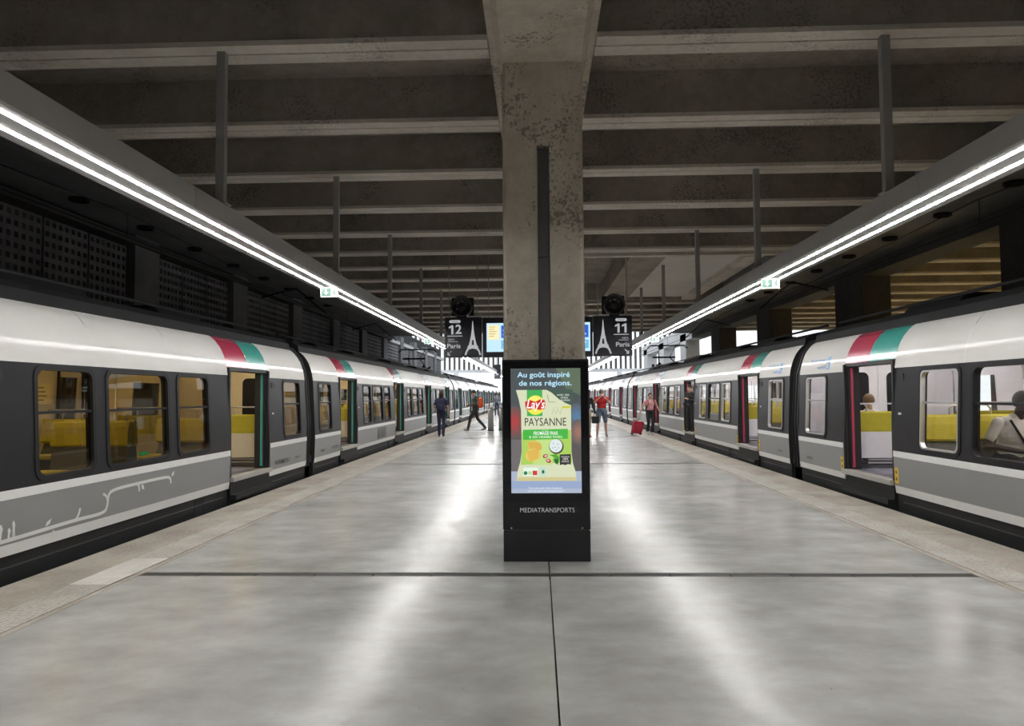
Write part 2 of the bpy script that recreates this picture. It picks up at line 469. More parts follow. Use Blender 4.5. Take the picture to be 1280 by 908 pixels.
# ------------------------------------------------------------------ columns
def column(y0, label):
    x0, x1 = -.32, .46
    c = empty('column', (0, y0, 0)); tag(c, label, 'column', 'concrete columns along the middle of the platform')
    ch = .025
    sx0, sx1, sd = .014, .136, .06
    top = 4.02
    m = MB().prism([(x0, ch), (x0 + ch, 0), (sx0, 0), (sx0, sd), (sx1, sd), (sx1, 0), (x1 - ch, 0), (x1, ch), (x1, .8), (x0, .8)], 'z', 0, top)
    m.prism([(x0, ch), (x0 + ch, 0), (x1 - ch, 0), (x1, ch), (x1, .8), (x0, .8)], 'z', top, 4.88)
    build('shaft', m, M_COLUMN, c)
    ch_ = MB().box(sx0 + .006, sx1 - .006, .012, .055, 0.02, 2.9).box(sx0 + .006, sx1 - .006, .012, .055, 2.905, top - .03)
    build('cable_channel', ch_, pm('cable_channel_grey', (.10, .097, .097), .55, .2), c)
    mk = MB()
    for (a, b) in ((x0 - .012, x0), (x1, x1 + .012)):
        mk.box(a, b, .08, .12, .0, 4.8)
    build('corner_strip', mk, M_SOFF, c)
    return c
column(6.95, 'weathered concrete column with a dark cable slot behind the advertising display')
column(17.6, 'concrete column carrying the hanging platform signs 11 and 12')
column(28.2, 'concrete column farther along behind the hanging signs')

# ------------------------------------------------------------------ left wall of perforated panels
WX = -8.0
wall_left = struct(build('wall_left', MB().box(WX - .5, WX - .22, YB, 60, -1.3, ZC), M_BLACK))
def perforated(nc=7, nr=20, w=1.13, h=3.4, hole=.088, t=.1):
    m = MB()
    px = w / nc; pz = h / nr
    gy = [0]; gz = [0]
    for k in range(nc): gy += [px * k + (px - hole) / 2, px * k + (px + hole) / 2]
    gy.append(w)
    for k in range(nr): gz += [pz * k + (pz - hole) / 2, pz * k + (pz + hole) / 2]
    gz.append(h)
    V = {}
    def vid(a, b, f):
        if (a, b, f) not in V:
            V[(a, b, f)] = len(m.v); m.v.append((t if f else 0, gy[a], gz[b]))
        return V[(a, b, f)]
    for a in range(len(gy) - 1):
        for b in range(len(gz) - 1):
            if a % 2 == 1 and b % 2 == 1:
                for (p, q) in (((a, b), (a+1, b)), ((a+1, b), (a+1, b+1)), ((a+1, b+1), (a, b+1)), ((a, b+1), (a, b))):
                    m.f.append((vid(*p, 1), vid(*q, 1), vid(*q, 0), vid(*p, 0))); m.sm.append(False)
            else:
                m.f.append((vid(a, b, 1), vid(a+1, b, 1), vid(a+1, b+1, 1), vid(a, b+1, 1))); m.sm.append(False)
    return m.mesh('perforated_panel', M_WALLP, fix=False)
pmesh = perforated()
pier_m = MB().box(-.22, .14, .02, .92, -.2, 4.0).mesh('wall_pier', M_WALLP)
y = 13.56 - 4.53 * 5
while y < 58:
    obj('wall_pier', pier_m, wall_left, (WX, y, 1.0))
    for k in range(3):
        obj('perforated_panel', pmesh, wall_left, (WX - .08, y + .96 + k * 1.175, 1.1))
    y += 4.53
build('wall_ledge', MB().prism([(WX - .22, 4.55), (WX + .22, 4.55), (WX + .22, 4.66), (WX + .05, 4.76), (WX - .22, 4.76)], 'y', YB, YROOF), M_PIER, wall_left)
build('wall_cornice', MB().box(WX - .22, WX + .1, YROOF, 60, 4.5, 4.7), M_FARW, wall_left)

# ------------------------------------------------------------------ right piers, header and the hall beyond
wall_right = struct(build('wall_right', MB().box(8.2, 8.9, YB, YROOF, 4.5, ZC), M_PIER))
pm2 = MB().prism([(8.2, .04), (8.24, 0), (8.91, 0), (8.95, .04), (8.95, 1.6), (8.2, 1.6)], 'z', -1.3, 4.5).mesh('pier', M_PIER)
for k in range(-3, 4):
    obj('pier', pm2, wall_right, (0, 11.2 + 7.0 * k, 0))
for y0 in (39.5, 46.5, 53.5):
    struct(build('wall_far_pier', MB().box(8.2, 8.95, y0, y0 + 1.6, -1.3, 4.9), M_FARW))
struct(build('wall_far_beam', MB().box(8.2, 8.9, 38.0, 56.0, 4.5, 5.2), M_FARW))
struct(build('floor_far_platform', MB().box(13.0, 21.0, YB, 60, -1.05, 0), M_TILE))
struct(build('floor_far_bed', MB().box(12.0, 24.0, YB, 60, -1.3, -1.05), M_BALL))
struct(build('wall_far_right', MB().box(23.6, 24.0, YB, YROOF, -1.3, ZC), M_PIER))
struct(build('wall_back', MB().box(-9.0, 24.0, YB - .3, YB, -1.3, ZC + .25), M_PIER))
struct(build('ground_beyond', MB().box(-60, 60, YE, 260, -1.4, -1.1), M_BALL))
M_LAMPY = emis('warm_hall_lamp', (1.0, 0.74, 0.34), 60.0)
for x in (14.5, 19.5):
    hl = empty('hall_light', (x, 18, 2.95))
    tag(hl, 'warm yellow tube light running along the %s of the neighbouring hall' % ('track side' if x < 15 else 'far side'), 'light')
    build('tube', MB().tube([(0, -16, -.0), (0, 16, -.0)], .03, 8), M_LAMPY, hl)
    build('casing', MB().prism([(-.05, .05), (-.22, -.10), (-.23, -.09), (-.055, .06), (.055, .06), (.23, -.09), (.22, -.10), (.05, .05)], 'y', -16.1, 16.1), M_BOX, hl)  # trough skirts added to keep the tube's light off the piers
    for yy in (-12, 0, 12):
        build('hanger', MB().box(-.015, .015, yy - .015, yy + .015, .05, ZC - 2.95), M_HANG, hl)

# ------------------------------------------------------------------ glazed facade at the far end
wall_end = struct(build('wall_end', MB().box(-16, 16, 80.0, 80.4, 4.1, 4.45), M_FARW))
mm = MB().box(-.11, .11, 79.9, 80.25, 4.45, 10.5).mesh('mullion', M_PIER)
for k in range(-27, 28):
    obj('mullion', mm, wall_end, (.55 * k, 0, 0))
build('facade_beam', MB().box(-16, 16, 79.9, 80.4, 10.5, 11.0), M_PIER, wall_end)
for x in (-15, -9.2, 9.2, 15):
    build('facade_post', MB().box(x - .25, x + .25, 80, 80.4, -1.3, 4.1), M_FARW, wall_end)

# ------------------------------------------------------------------ suspended light beams
def light_beam(xi, s, label):
    lb = empty('light_beam', (xi, 0, 3.19)); tag(lb, label, 'light', 'suspended light beams over the platform edges')
    Ls = 3.0
    f = MB().prism([(0, .19), (0, .012), (s * .012, 0), (s * .38, 0), (s * .38, .19)], 'y', .004, Ls - .004).mesh('beam_casing', M_BOX)
    a = MB().box(min(s * .07, s * .102), max(s * .07, s * .102), 0.0, Ls, -.003, .001).mesh('led_tube', M_LED)
    b = MB().box(min(s * .255, s * .287), max(s * .255, s * .287), 0.0, Ls, -.003, .001).mesh('led_tube', M_LED)
    y = -12.0
    while y < 88:
        obj('beam_casing', f, lb, (0, y, 0)); obj('led_tube', a, lb, (0, y, 0)); obj('led_tube', b, lb, (0, y, 0))
        y += Ls
    hg = MB().box(min(0, s * .08), max(0, s * .08), 0, .07, .19, ZS - 3.19).mesh('hanger', M_HANG)
    for k in range(-8, 16, 2):
        h = obj('hanger', hg, lb, (0, 6.55 + 1.94 * k, 0))
        obj('hanger_foot', MB().box(min(-s*.03, s*.11), max(-s*.03, s*.11), -.03, .10, .185, .2).mesh('hanger_foot', M_HANG), h)
    return lb
light_beam(-2.95, -1, 'long grey beam with two bright tube lights along the vine train side of the platform')
light_beam(3.20, 1, 'long grey twin-tube light beam on the suitcase woman side of the platform')

# overhead contact wires
for cx, t in ((LTX, 12), (RTX, 11)):
    w = empty('contact_wire', (cx, 0, 3.9)); tag(w, 'thin black overhead wire above the train with the vine drawing' if t == 12 else 'thin black overhead wire above the train with yellow arrow stickers', 'wire')
    build('wire', MB().tube([(0, YB + .1, 0), (0, 79.7, 0)], .009, 5), M_BLACK, w)
    build('wire', MB().tube([(.0, YB + .1 + k * 6.0, .35 - .2 * (0 if k % 2 == 0 else 1)) for k in range(16)], .008, 5), M_BLACK, w)
    for k in range(8):
        build('dropper', MB().tube([(0, YB + k * 12.0 + .1, 0), (0, YB + k * 12.0 + .1, .345)], .005, 4), M_BLACK, w)
    for yy in (20, 30):
        build('registration_arm', MB().tube([(-.9 if cx < 0 else .9, yy, .75), (0, yy, .0)], .02, 5).tube([(-1.9 if cx < 0 else 1.9, yy, .5), (-.9 if cx < 0 else .9, yy, .75)], .025, 5), M_BLACK, w)

# ------------------------------------------------------------------ trains
PITCH, HALF = 24.87, 12.17
ZR = 0.91                       # rail top lies this far below the platform
FZ = 0.36                       # car floor above the platform
PROF = [(.20, .025), (.30, .012), (.685, .0), (.76, .0), (1.30, .022), (1.88, .05), (2.0, .068), (2.08, .088), (2.16, .113), (2.24, .146), (2.32, .192), (2.40, .255), (2.45, .31), (2.475, .35)]
def off(z):
    if z <= PROF[0][0]: return PROF[0][1]
    for (a, p), (b, q) in zip(PROF, PROF[1:]):
        if z <= b: return p + (q - p) * (z - a) / (b - a)
    return PROF[-1][1]
HW = 1.42
def skin_band(y0, y1, zs, holes=(), inset=0.0, s=1, smooth=True):
    """a sheet that follows the body section, with rectangular holes (ya,yb,za,zb)"""
    ysl = sorted(set([y0, y1] + [v for h in holes for v in h[:2] if y0 < v < y1]))
    zl = sorted(set(list(zs) + [v for h in holes for v in h[2:] if zs[0] < v < zs[-1]]))
    m = MB(); ids = {}
    def vid(y, z):
        k = (round(y, 4), round(z, 4))
        if k not in ids:
            ids[k] = len(m.v); m.v.append((s * (HW - off(z) - inset), y, z))
        return ids[k]
    for a, b in zip(ysl, ysl[1:]):
        for c, d in zip(zl, zl[1:]):
            ym, zm = (a + b) / 2, (c + d) / 2
            if any(h[0] < ym < h[1] and h[2] < zm < h[3] for h in holes): continue
            q = (vid(a, c), vid(b, c), vid(b, d), vid(a, d))
            m.f.append(q if s > 0 else q[::-1]); m.sm.append(smooth)
    return m
def round_rect(y0, y1, z0, z1, r, n=5):
    p = []
    for (cy, cz, a0) in ((y1 - r, z1 - r, 0), (y0 + r, z1 - r, 90), (y0 + r, z0 + r, 180), (y1 - r, z0 + r, 270)):
        for k in range(n + 1):
            t = math.radians(a0 + 90 * k / n); p.append((cy + r * math.cos(t), cz + r * math.sin(t)))
    return p
def window_ring(y0, y1, z0, z1, wo, wi, r, proud, depth, base_inset=0.0):
    o = round_rect(y0 - wo, y1 + wo, z0 - wo, z1 + wo, r + wo * .6); i = round_rect(y0 + wi, y1 - wi, z0 + wi, z1 - wi, r)
    m = MB(); n = len(o)
    X = lambda p, d: (HW - off(p[1]) - base_inset + d, p[0], p[1])
    for k in range(n):
        j = (k + 1) % n
        m.face([X(o[k], proud), X(o[j], proud), X(i[j], proud), X(i[k], proud)])
        m.face([X(o[k], -.01), X(o[j], -.01), X(o[j], proud), X(o[k], proud)])
        m.face([X(i[k], proud), X(i[j], proud), X(i[j], -depth), X(i[k], -depth)], True)
    return m
DOORS = [-9.475, -3.158, 3.158, 9.475]
DW = .79
WZ0, WZ1 = .83, 1.83
SECT = [(-HALF, DOORS[0] - DW), (DOORS[0] + DW, DOORS[1] - DW), (DOORS[1] + DW, DOORS[2] - DW), (DOORS[2] + DW, DOORS[3] - DW), (DOORS[3] + DW, HALF)]
def windows_of(a, b):
    if b - a < 3: 
        s = 1 if a > 0 else -1
        w = sorted((s * 11.835, s * 10.955)); return [(w[0], w[1], 'n')]
    c = (a + b) / 2
    return [(c - 1.70, c - .87, 'n'), (c - .62, c + .62, 'w'), (c + .87, c + 1.70, 'n')]
ROOFZ = [1.88, 1.94, 2.0, 2.08, 2.16, 2.24, 2.32, 2.40, 2.45, 2.475]

def seat_meshes():
    r = .035
    back = MB().prism([(-.075, .92), (-.01, .90), (.03, .93), (.01, 1.12), (-.015, 1.22), (-.04, 1.25), (-.085, 1.25), (-.10, 1.22)], 'x', -.45, .45)
    cush = MB().prism([(.0, .69), (.44, .69), (.475, .71), (.47, .755), (.44, .77), (.02, .74)], 'x', -.45, .45)
    shell = MB().prism([(-.08, .50), (.30, .50), (.36, .72), (.03, .74), (-.06, .92), (-.09, .92)], 'x', -.44, .44)
    grip = MB().tube([(-.40, -.06, 1.22), (-.40, -.06, 1.33), (-.36, -.06, 1.37), (-.16, -.06, 1.37), (-.12, -.06, 1.33), (-.12, -.06, 1.22)], .012, 6)
    low = MB().prism([(-.075, 1.0), (-.01, .99), (.02, 1.02), (.0, 1.22), (-.02, 1.27), (-.045, 1.29), (-.075, 1.28), (-.09, 1.25)], 'x', -.45, .45)
    lshell = MB().prism([(-.08, .50), (.30, .50), (.36, .72), (.03, .74), (-.0, 1.0), (-.09, 1.0)], 'x', -.44, .44)
    lgrip = MB().tube([(-.40, -.06, 1.25), (-.40, -.06, 1.36), (-.36, -.06, 1.40), (-.16, -.06, 1.40), (-.12, -.06, 1.36), (-.12, -.06, 1.25)], .012, 6)
    return back.mesh('backrest', M_SEATY), cush.mesh('cushion', M_SEATY), shell.mesh('seat', M_SEATB), grip.mesh('grab_handle', M_POLE), low.mesh('backrest', M_SEATY), lshell.mesh('seat', M_SEATB), lgrip.mesh('grab_handle', M_POLE)
SEAT = seat_meshes()

def make_car(style):
    warm = style == 'warm'
    trim = M_CREAM if warm else M_IWHITE
    gl = M_GLASS_W if warm else M_GLASS_N
    car = empty('train_car', (0, 0, 0))
    def part(name, mb, mat, weld=False, fix=True):
        return build(name, mb, mat, car, (0, 0, ZR), weld=weld, fix=fix)
    for si, (a, b) in enumerate(SECT):
        wins = windows_of(a, b)
        holes = [(w[0], w[1], WZ0, WZ1) for w in wins]
        part('lower_panel', skin_band(a, b, [.30, .45, .60, .685]), M_GREY, fix=False)
        part('waist_stripe', skin_band(a, b, [.685, .765], inset=-.003), M_STRIPE, fix=False)
        part('sole_stripe', skin_band(a, b, [.20, .30], inset=-.003), M_STRIPE, fix=False)
        part('window_panel', skin_band(a, b, [.765, 1.0, 1.3, 1.6, 1.88], holes), M_CHAR, fix=False)
        n = 1 if b - a < 3 else 3
        for k in range(n):
            c, d = a + (b - a) * k / n, a + (b - a) * (k + 1) / n
            part('roof_panel', skin_band(c + .003, d - .003, ROOFZ), M_WHITE, fix=False)
        part('lining', skin_band(a, b, [FZ, .7, 1.3, 1.88, 2.0, 2.16, 2.30], holes, inset=.075), trim, fix=False)
        for (p, q, kind) in wins:
            silver = (not warm) and kind == 'n'
            f = part('window', window_ring(p, q, WZ0, WZ1, .035, .012, .09, .010, .075), M_GASK)
            pane = MB(); 
            for (za, zb) in ((WZ0, 1.33), (1.33, WZ1)):
                pane.face([(HW - off(za) - .02, p, za), (HW - off(za) - .02, q, za), (HW - off(zb) - .02, q, zb), (HW - off(zb) - .02, p, zb)])
            build('pane', pane, gl, f, fix=False)
            zt = 1.42
            xt = HW - off(zt)
            build('transom', MB().box(xt - .04, xt - .005, p, q, zt - .013, zt + .013), M_SILV if silver else M_GASK, f)
            if silver:
                build('inner_frame', window_ring(p, q, WZ0, WZ1, -.010, .030, .078, .013, .04), M_SILV, f)
        # skirt
        sk = MB().box(1.30, 1.375, a, b, -.45, .20)
        s = part('skirt', sk, M_SKIRT)
        g = MB().box(1.372, 1.381, a + .15, b - .15, .085, .10).box(1.372, 1.381, a + .15, b - .15, -.10, -.085)
        build('skirt_ridge', g, M_DSTEEL, s)
        if b - a > 3:
            build('hatch', MB().box(1.37, 1.379, b - 1.0, b - .72, -.12, .17), M_BLACK, s)
    for i, c in enumerate(DOORS):
        y0, y1 = c - DW, c + DW
        # coloured bands over the door: red first, teal after it along +y
        hz = [z for z in ROOFZ if z >= 2.0]
        part('red_band', skin_band(y0 + .003, c - .002, hz), M_RED, fix=False)
        part('teal_band', skin_band(c + .002, y1 - .003, hz), M_TEAL, fix=False)
        fr = skin_band(y0 - .0, y1 + .0, [.30, FZ, 1.2, 1.9, 1.955, 2.005], [(y0 + .05, y1 - .05, .36, 1.955)], inset=-.006, smooth=False)
        fr.box(1.16, 1.395, y0, y0 + .045, .36, 1.99).box(1.16, 1.395, y1 - .045, y1, .36, 1.99).box(1.16, 1.36, y0, y1, 1.95, 2.0)
        d = part('door_frame', fr, M_RUB)
        for s, mt in ((-1, M_RED), (1, M_TEAL)):
            e = c + s * (DW - .045)
            lf = build('door_leaf', MB().box(1.20, 1.345, min(e, e - s * .05), max(e, e - s * .05), .375, 1.945), M_RUB, d)
            ee = e - s * .05
            build('edge_strip', MB().box(1.28, 1.318, min(ee, ee - s * .006), max(ee, ee - s * .006), .39, 1.94), mt, d)
        t = part('threshold', MB().box(1.12, 1.465, y0 + .02, y1 - .02, .295, FZ), M_THRESH)
        part('step', MB().box(1.30, 1.49, y0 + .05, y1 - .05, .03, .10).box(1.30, 1.40, y0 + .05, y1 - .05, -.4, .29), M_SKIRT)
        part('door_lamp', MB().box(1.36, 1.385, y1 + .12, y1 + .25, 1.70, 1.80), M_RUB)
        part('door_button', MB().box(1.385, 1.40, y1 + .12, y1 + .20, 1.14, 1.28), M_STRIPE)
        # partitions beside the door, rails and poles
        for s in (-1, 1):
            yp = c + s * (DW + .07)
            for xs in (-1, 1):
                x0, x1 = sorted((xs * .40, xs * 1.335))
                pn = part('partition', MB().box(x0, x1, yp - .02, yp + .02, .52, .93), trim)
                if warm or xs < 0:
                    build('rail', MB().tube([(xs * .40, yp - s * .03, 1.38), (xs * 1.33, yp - s * .03, 1.38)], .014, 6), M_POLE, pn)
                else:
                    fm = MB().box(x0, x0 + .05, yp - .02, yp + .02, .93, 2.28).box(x1 - .05, x1, yp - .02, yp + .02, .93, 2.02).box(x0, 1.17, yp - .02, yp + .02, 2.02, 2.28).box(x0, x1, yp - .02, yp + .02, 1.36, 1.385)
                    build('screen_frame', fm, trim, pn)
                build('pole', MB().tube([(xs * .40, yp - s * .05, FZ + .02), (xs * .40, yp - s * .05, .60), (xs * .36, yp - s * .12, .95), (xs * .36, yp - s * .12, 2.28)], .018, 8), M_POLE, pn)
                build('heater', MB().box(x0 + .05, x1 - .05, yp - .03, yp + .03, .40, .43).box(x0 + .05, x1 - .05, yp - .03, yp + .03, .46, .48), M_DSTEEL, pn)
    # the side away from the platform
    oh = []
    for (a, b) in SECT: oh += [(w[0], w[1], WZ0, WZ1) for w in windows_of(a, b)]
    for c in DOORS: oh += [(c - .58, c - .12, 1.05, 1.88), (c + .12, c + .58, 1.05, 1.88)]
    part('far_side', skin_band(-HALF, HALF, [.20, .685, 1.3, 1.88] + ROOFZ[2:], oh, s=-1), trim, fix=False)
    for c in DOORS:
        dl = part('far_door', MB().box(-HW + .06, -HW + .09, c - .60, c - .57, FZ, 2.0).box(-HW + .06, -HW + .09, c - .015, c + .015, FZ, 2.0).box(-HW + .06, -HW + .09, c + .57, c + .60, FZ, 2.0).box(-HW + .06, -HW + .09, c - .6, c + .6, .98, 1.02), M_GASK)
    for h in oh:
        g = MB(); g.face([(-HW + .04, h[0], h[2]), (-HW + .04, h[1], h[2]), (-HW + .06, h[1], h[3]), (-HW + .06, h[0], h[3])])
        part('far_pane', g, M_GLASS_N, fix=False)
    # shell
    r = [(HW - .35, 2.47), (HW - .37, 2.60), (HW - .50, 2.69), (HW - .85, 2.76), (0, 2.80)]
    rp = r + [(-x, z) for x, z in r[-2::-1]] + [(-(HW - .35), 2.40), (HW - .35, 2.40)]
    part('roof', MB().prism(rp, 'y', -HALF, HALF), M_ROOF)
    for (yy, l, h) in ((-9.0, 1.4, .05), (-5.2, 2.2, .07), (0.2, 2.6, .08), (5.4, 2.0, .06), (8.6, 1.2, .05)):
        ru = part('roof_unit', MB().prism([(-.7, 2.74), (.7, 2.74), (.6, 2.80 + h), (-.6, 2.80 + h)], 'y', yy - l / 2, yy + l / 2), M_ROOF)
        build('roof_grille', MB().box(.1, .5, yy - l * .35, yy + l * .35, 2.80 + h, 2.83 + h), M_DSTEEL, ru)
    part('roof_cable', MB().tube([(.62, -HALF, 2.84), (.62, HALF, 2.84)], .025, 5), M_SKIRT)
    part('ceiling_panel', MB().box(-1.2, 1.2, -HALF + .05, HALF - .05, 2.30, 2.33), trim)
    lm = M_LAMPW if warm else M_LAMPN
    for (a, b) in SECT:
        for xx in (-.62, .62):
            part('ceiling_lamp', MB().box(xx - .06, xx + .06, a + .1, b - .1, 2.285, 2.30), lm)
    for c in DOORS:
        part('ceiling_lamp', MB().box(-.5, .5, c - .06, c + .06, 2.285, 2.30), lm)
    part('car_floor', MB().box(-1.34, 1.34, -HALF, HALF, .22, FZ), M_IFLOOR)
    for s in (-1, 1):
        ye = s * (HALF - .04)
        sec = [(x, z) for z, o in PROF for x in (HW - o,)]
        w = part('end_wall', MB().prism([(-1.33, FZ), (1.33, FZ), (1.36, 1.88), (1.2, 2.32), (-1.2, 2.32), (-1.36, 1.88)], 'y', ye - .02, ye + .02), trim)
        yi = ye - s * .028
        for xx in (-.33, .33):
            dd = build('end_door', MB().box(xx - .32, xx + .32, min(yi, yi + s * .01), max(yi, yi + s * .01), FZ, 2.15), M_STRIPE if not warm else M_CREAM, w)
            rr = round_rect(xx - .17, xx + .17, 1.12, 1.92, .1)
            build('door_window', MB().prism(rr, 'y', yi - s * .01, yi - s * .006), M_GASK, w)
        bel = [(HW - .10, .15), (HW - .06, 1.0), (HW - .12, 1.9), (HW - .25, 2.3), (HW - .45, 2.55), (0, 2.66)]
        bp = bel + [(-x, z) for x, z in bel[-2::-1]]
        y0g, y1g = sorted((s * HALF, s * PITCH / 2))
        gm = MB()
        nb = 4
        for k in range(nb):
            a_ = y0g + (y1g - y0g) * k / nb; b_ = y0g + (y1g - y0g) * (k + 1) / nb
            gm.prism([(x * (1.0 if k % 2 == 0 else .975), z) for x, z in bp], 'y', a_, b_)
        part('gangway_bellows', gm, M_RUB)
        # end edge of the body, dark
        rr2 = [(HW - o, z) for z, o in PROF]
        for sx in (-1, 1):
            ring = MB()
            for (p1, p2) in zip(rr2, rr2[1:]):
                ring.face([(sx * p1[0], s * HALF, p1[1]), (sx * p2[0], s * HALF, p2[1]), (sx * (p2[0] - .28), s * HALF, p2[1]), (sx * (p1[0] - .28), s * HALF, p1[1])])
            part('end_ring', ring, M_RUB, weld=True)
    # running gear
    part('underframe', MB().box(-1.15, 1.15, -HALF + .1, HALF - .1, -.25, .22), M_SKIRT)
    for yb in (-8.6, 8.6):
        bg_ = part('bogie', MB().box(-.98, -.86, yb - 1.5, yb + 1.5, -.62, -.38).box(.86, .98, yb - 1.5, yb + 1.5, -.62, -.38).box(-.9, .9, yb - .25, yb + .25, -.6, -.3), M_SKIRT)
        for dy in (-1.2, 1.2):
            for xs in (-.75, .75):
                build('wheel', MB().tube([(xs - .06, yb + dy, -.47), (xs + .06, yb + dy, -.47)], .44, 20), M_RAIL, bg_)
    # seats
    rows = []
    for (a, b) in SECT[1:4]:
        c = (a + b) / 2
        if not warm: c -= .95
        rows += [(a + .20, 1, 0), (c - .09, -1, 1), (c + .09, 1, 1), (b - .20, -1, 0)]
    rows += [(SECT[0][1] - .20, -1, 0), (SECT[4][0] + .20, 1, 0)]
    for (yy, dr, low) in rows:
        for xs in (-1, 1):
            sh = obj('seat', SEAT[5 if low else 2], car, (xs * .86, yy, ZR), (0, 0, 0 if dr > 0 else PI))
            obj('backrest', SEAT[4 if low else 0], sh); obj('cushion', SEAT[1], sh); obj('grab_handle', SEAT[6 if low else 3], sh)
    return car

def pantograph(car, yy):
    m = MB()
    for xs in (-.45, .45):
        m.tube([(xs, yy + .6, 2.85), (xs * .6, yy - .7, 3.35), (xs * .9, yy + .25, 3.85)], .028, 6)
    for k in (-.15, .15):
        m.tube([(-.95, yy + .25 + k, 3.72), (-.8, yy + .25 + k, 3.86), (.8, yy + .25 + k, 3.86), (.95, yy + .25 + k, 3.72)], .022, 6)
    m.box(-.6, .6, yy + .4, yy + .8, 2.80, 2.95).box(-.55, .55, yy - .75, yy - .65, 3.31, 3.39)
    for xs in (-.5, .5):
        for q in (-.9, .9): m.tube([(xs, yy + q, 2.78), (xs, yy + q, 3.02)], .07, 8)
    build('pantograph', m, M_SKIRT, car, (0, 0, ZR))

G_L, G_R = 14.18, 13.58         # first coupling between cars
car_l = make_car('warm'); car_r = make_car('neutral')
def place(proto, first, cx, g, side, labels, track):
    out = []
    rz = 0 if side < 0 else PI
    for k, lb in enumerate(labels):
        c = proto if k == 0 else copy_tree(proto, None, skip=() if k == 1 else ('seat', 'partition', 'skirt_ridge', 'roof_grille', 'door_button', 'wheel'))
        c.location = (cx, g - PITCH / 2 + PITCH * k, -ZR); c.rotation_euler = (0, 0, rz)
        tag(c, lb, 'train car', 'cars of the train on track %d' % track)
        out.append(c)
    return out
ORD = ['', 'second', 'third', 'fourth']
CL = place(car_l, True, LTX, G_L, -1, ['grey and white train car with a white vine drawing along its side',
    'second grey and white car with two black grilles, coupled to the vine car', 'third car of the vine-decorated train, past its pantograph',
    'last car of the vine-decorated train, out in daylight'], 12)
CR = place(car_r, True, RTX, G_R, 1, ['grey and white train car with a man in white seated at its window',
    'grey and white train car with a person standing in its doorway', 'third car of the train carrying the seated man, by the red suitcase',
    'sunlit tail car of the train carrying the seated man'], 11)
pantograph(CL[1], 8.4); pantograph(CR[1], -8.4)

# ---- writing and decals
def lpx(px, py, X):             # a point of the train side plane x = X
    u = Vector(((px - 640) / F_PX, -(py - 454) / F_PX, -1.0))
    w = Vector((wx.dot(u), wy.dot(u), wz.dot(u)))
    t = X / w.x
    return w.y * t, CAM_H + w.z * t
XL = LTX + HW + .006
yc = CL[0].location.y
def side_poly(mb, pts):
    mb.face([(HW - off(z) + .004, y, z) for y, z in pts])
def vstroke(mb, pix, w):
    pts = [Vector(lpx(x, y, XL)) - Vector((yc, 0)) for x, y in pix]
    # refine
    for _ in range(2):
        q = [pts[0]]
        for a, b in zip(pts, pts[1:]): q += [a * .75 + b * .25, a * .25 + b * .75]
        q.append(pts[-1]); pts = q
    for a, b in zip(pts, pts[1:]):
        d = (b - a); 
        if d.length < 1e-5: continue
        n = Vector((-d.y, d.x)).normalized() * w / 2; e = d.normalized() * w * .15
        side_poly(mb, [tuple(a - n - e), tuple(b - n + e), tuple(b + n + e), tuple(a + n - e)])
vine = MB()
vstroke(vine, [(-40, 690), (0, 679.5), (50, 664.5), (97, 650), (131, 642), (135.5, 634), (136, 620), (140.6, 612.7), (173, 604.5), (208.6, 596.3), (213.5, 597.5), (214.5, 604)], .035)
vstroke(vine, [(95, 651), (99, 646), (101.5, 636)], .028)
vstroke(vine, [(136, 627), (134, 620), (130, 618)], .028)
vstroke(vine, [(171, 605), (174.5, 607), (175, 614)], .028)
def pix_poly(mb, pix): side_poly(mb, [(lpx(x, y, XL)[0] - yc, lpx(x, y, XL)[1]) for x, y in pix])
for leaf in ([(58, 659), (60, 653), (66, 648), (63.5, 655)], [(67, 663), (71, 664), (75, 670), (71, 670.5)], [(177, 606.5), (180, 606), (181.5, 611.5), (178.5, 612)], [(215, 596), (215.5, 592), (218.5, 588.5), (217.5, 594)]):
    pix_poly(vine, leaf)
for fig in ([(11, 675), (11.5, 667), (11, 663), (12.5, 660.5), (14, 661), (15.2, 664), (14, 668), (14, 675)],
            [(16.8, 674), (17.4, 662), (16.6, 655), (18, 651), (19.2, 652), (20.4, 656), (20, 663), (21, 673), (19.6, 673), (18.8, 664), (18.4, 674)],
            [(0, 678), (1, 668), (0, 660), (0.5, 657), (3, 657), (5, 662), (4, 667), (3, 677)]):
    pix_poly(vine, fig)
vo = build('vine_decal', vine, M_DECAL, CL[0], (0, 0, ZR)); vo['label'] = 'white line drawing of a branch with leaves and small figures'
TR = (PI/2, 0, PI/2)
def side_text(car, name, txt, size, mat, yl, z, width=None, shear=0.0, extra=0.0):
    return lettering(name, txt, size, mat, car, (HW - off(z) + .004 + extra, yl, z + ZR), TR, width=width, shear=shear)
a = lpx(336, 587, XL)[0]; b = lpx(372, 579, XL)[0]
side_text(CL[0], 'car_number', '94 87 0082578-7', .12, M_TXTD, (a + b) / 2 - yc - .05, .40, width=.75, shear=.15)
side_text(CL[0], 'car_code', '8257 B', .06, M_TXTD, lpx(373, 577, XL)[0] - yc, .41, width=.28)
side_text(CL[1], 'car_code', '8258 A', .06, M_TXTD, -HALF + .55, .41, width=.28)
side_text(CL[1], 'car_number', '94 87 0082579-5', .10, M_TXTD, -HALF + 1.5, .42, width=.6, shear=.15)
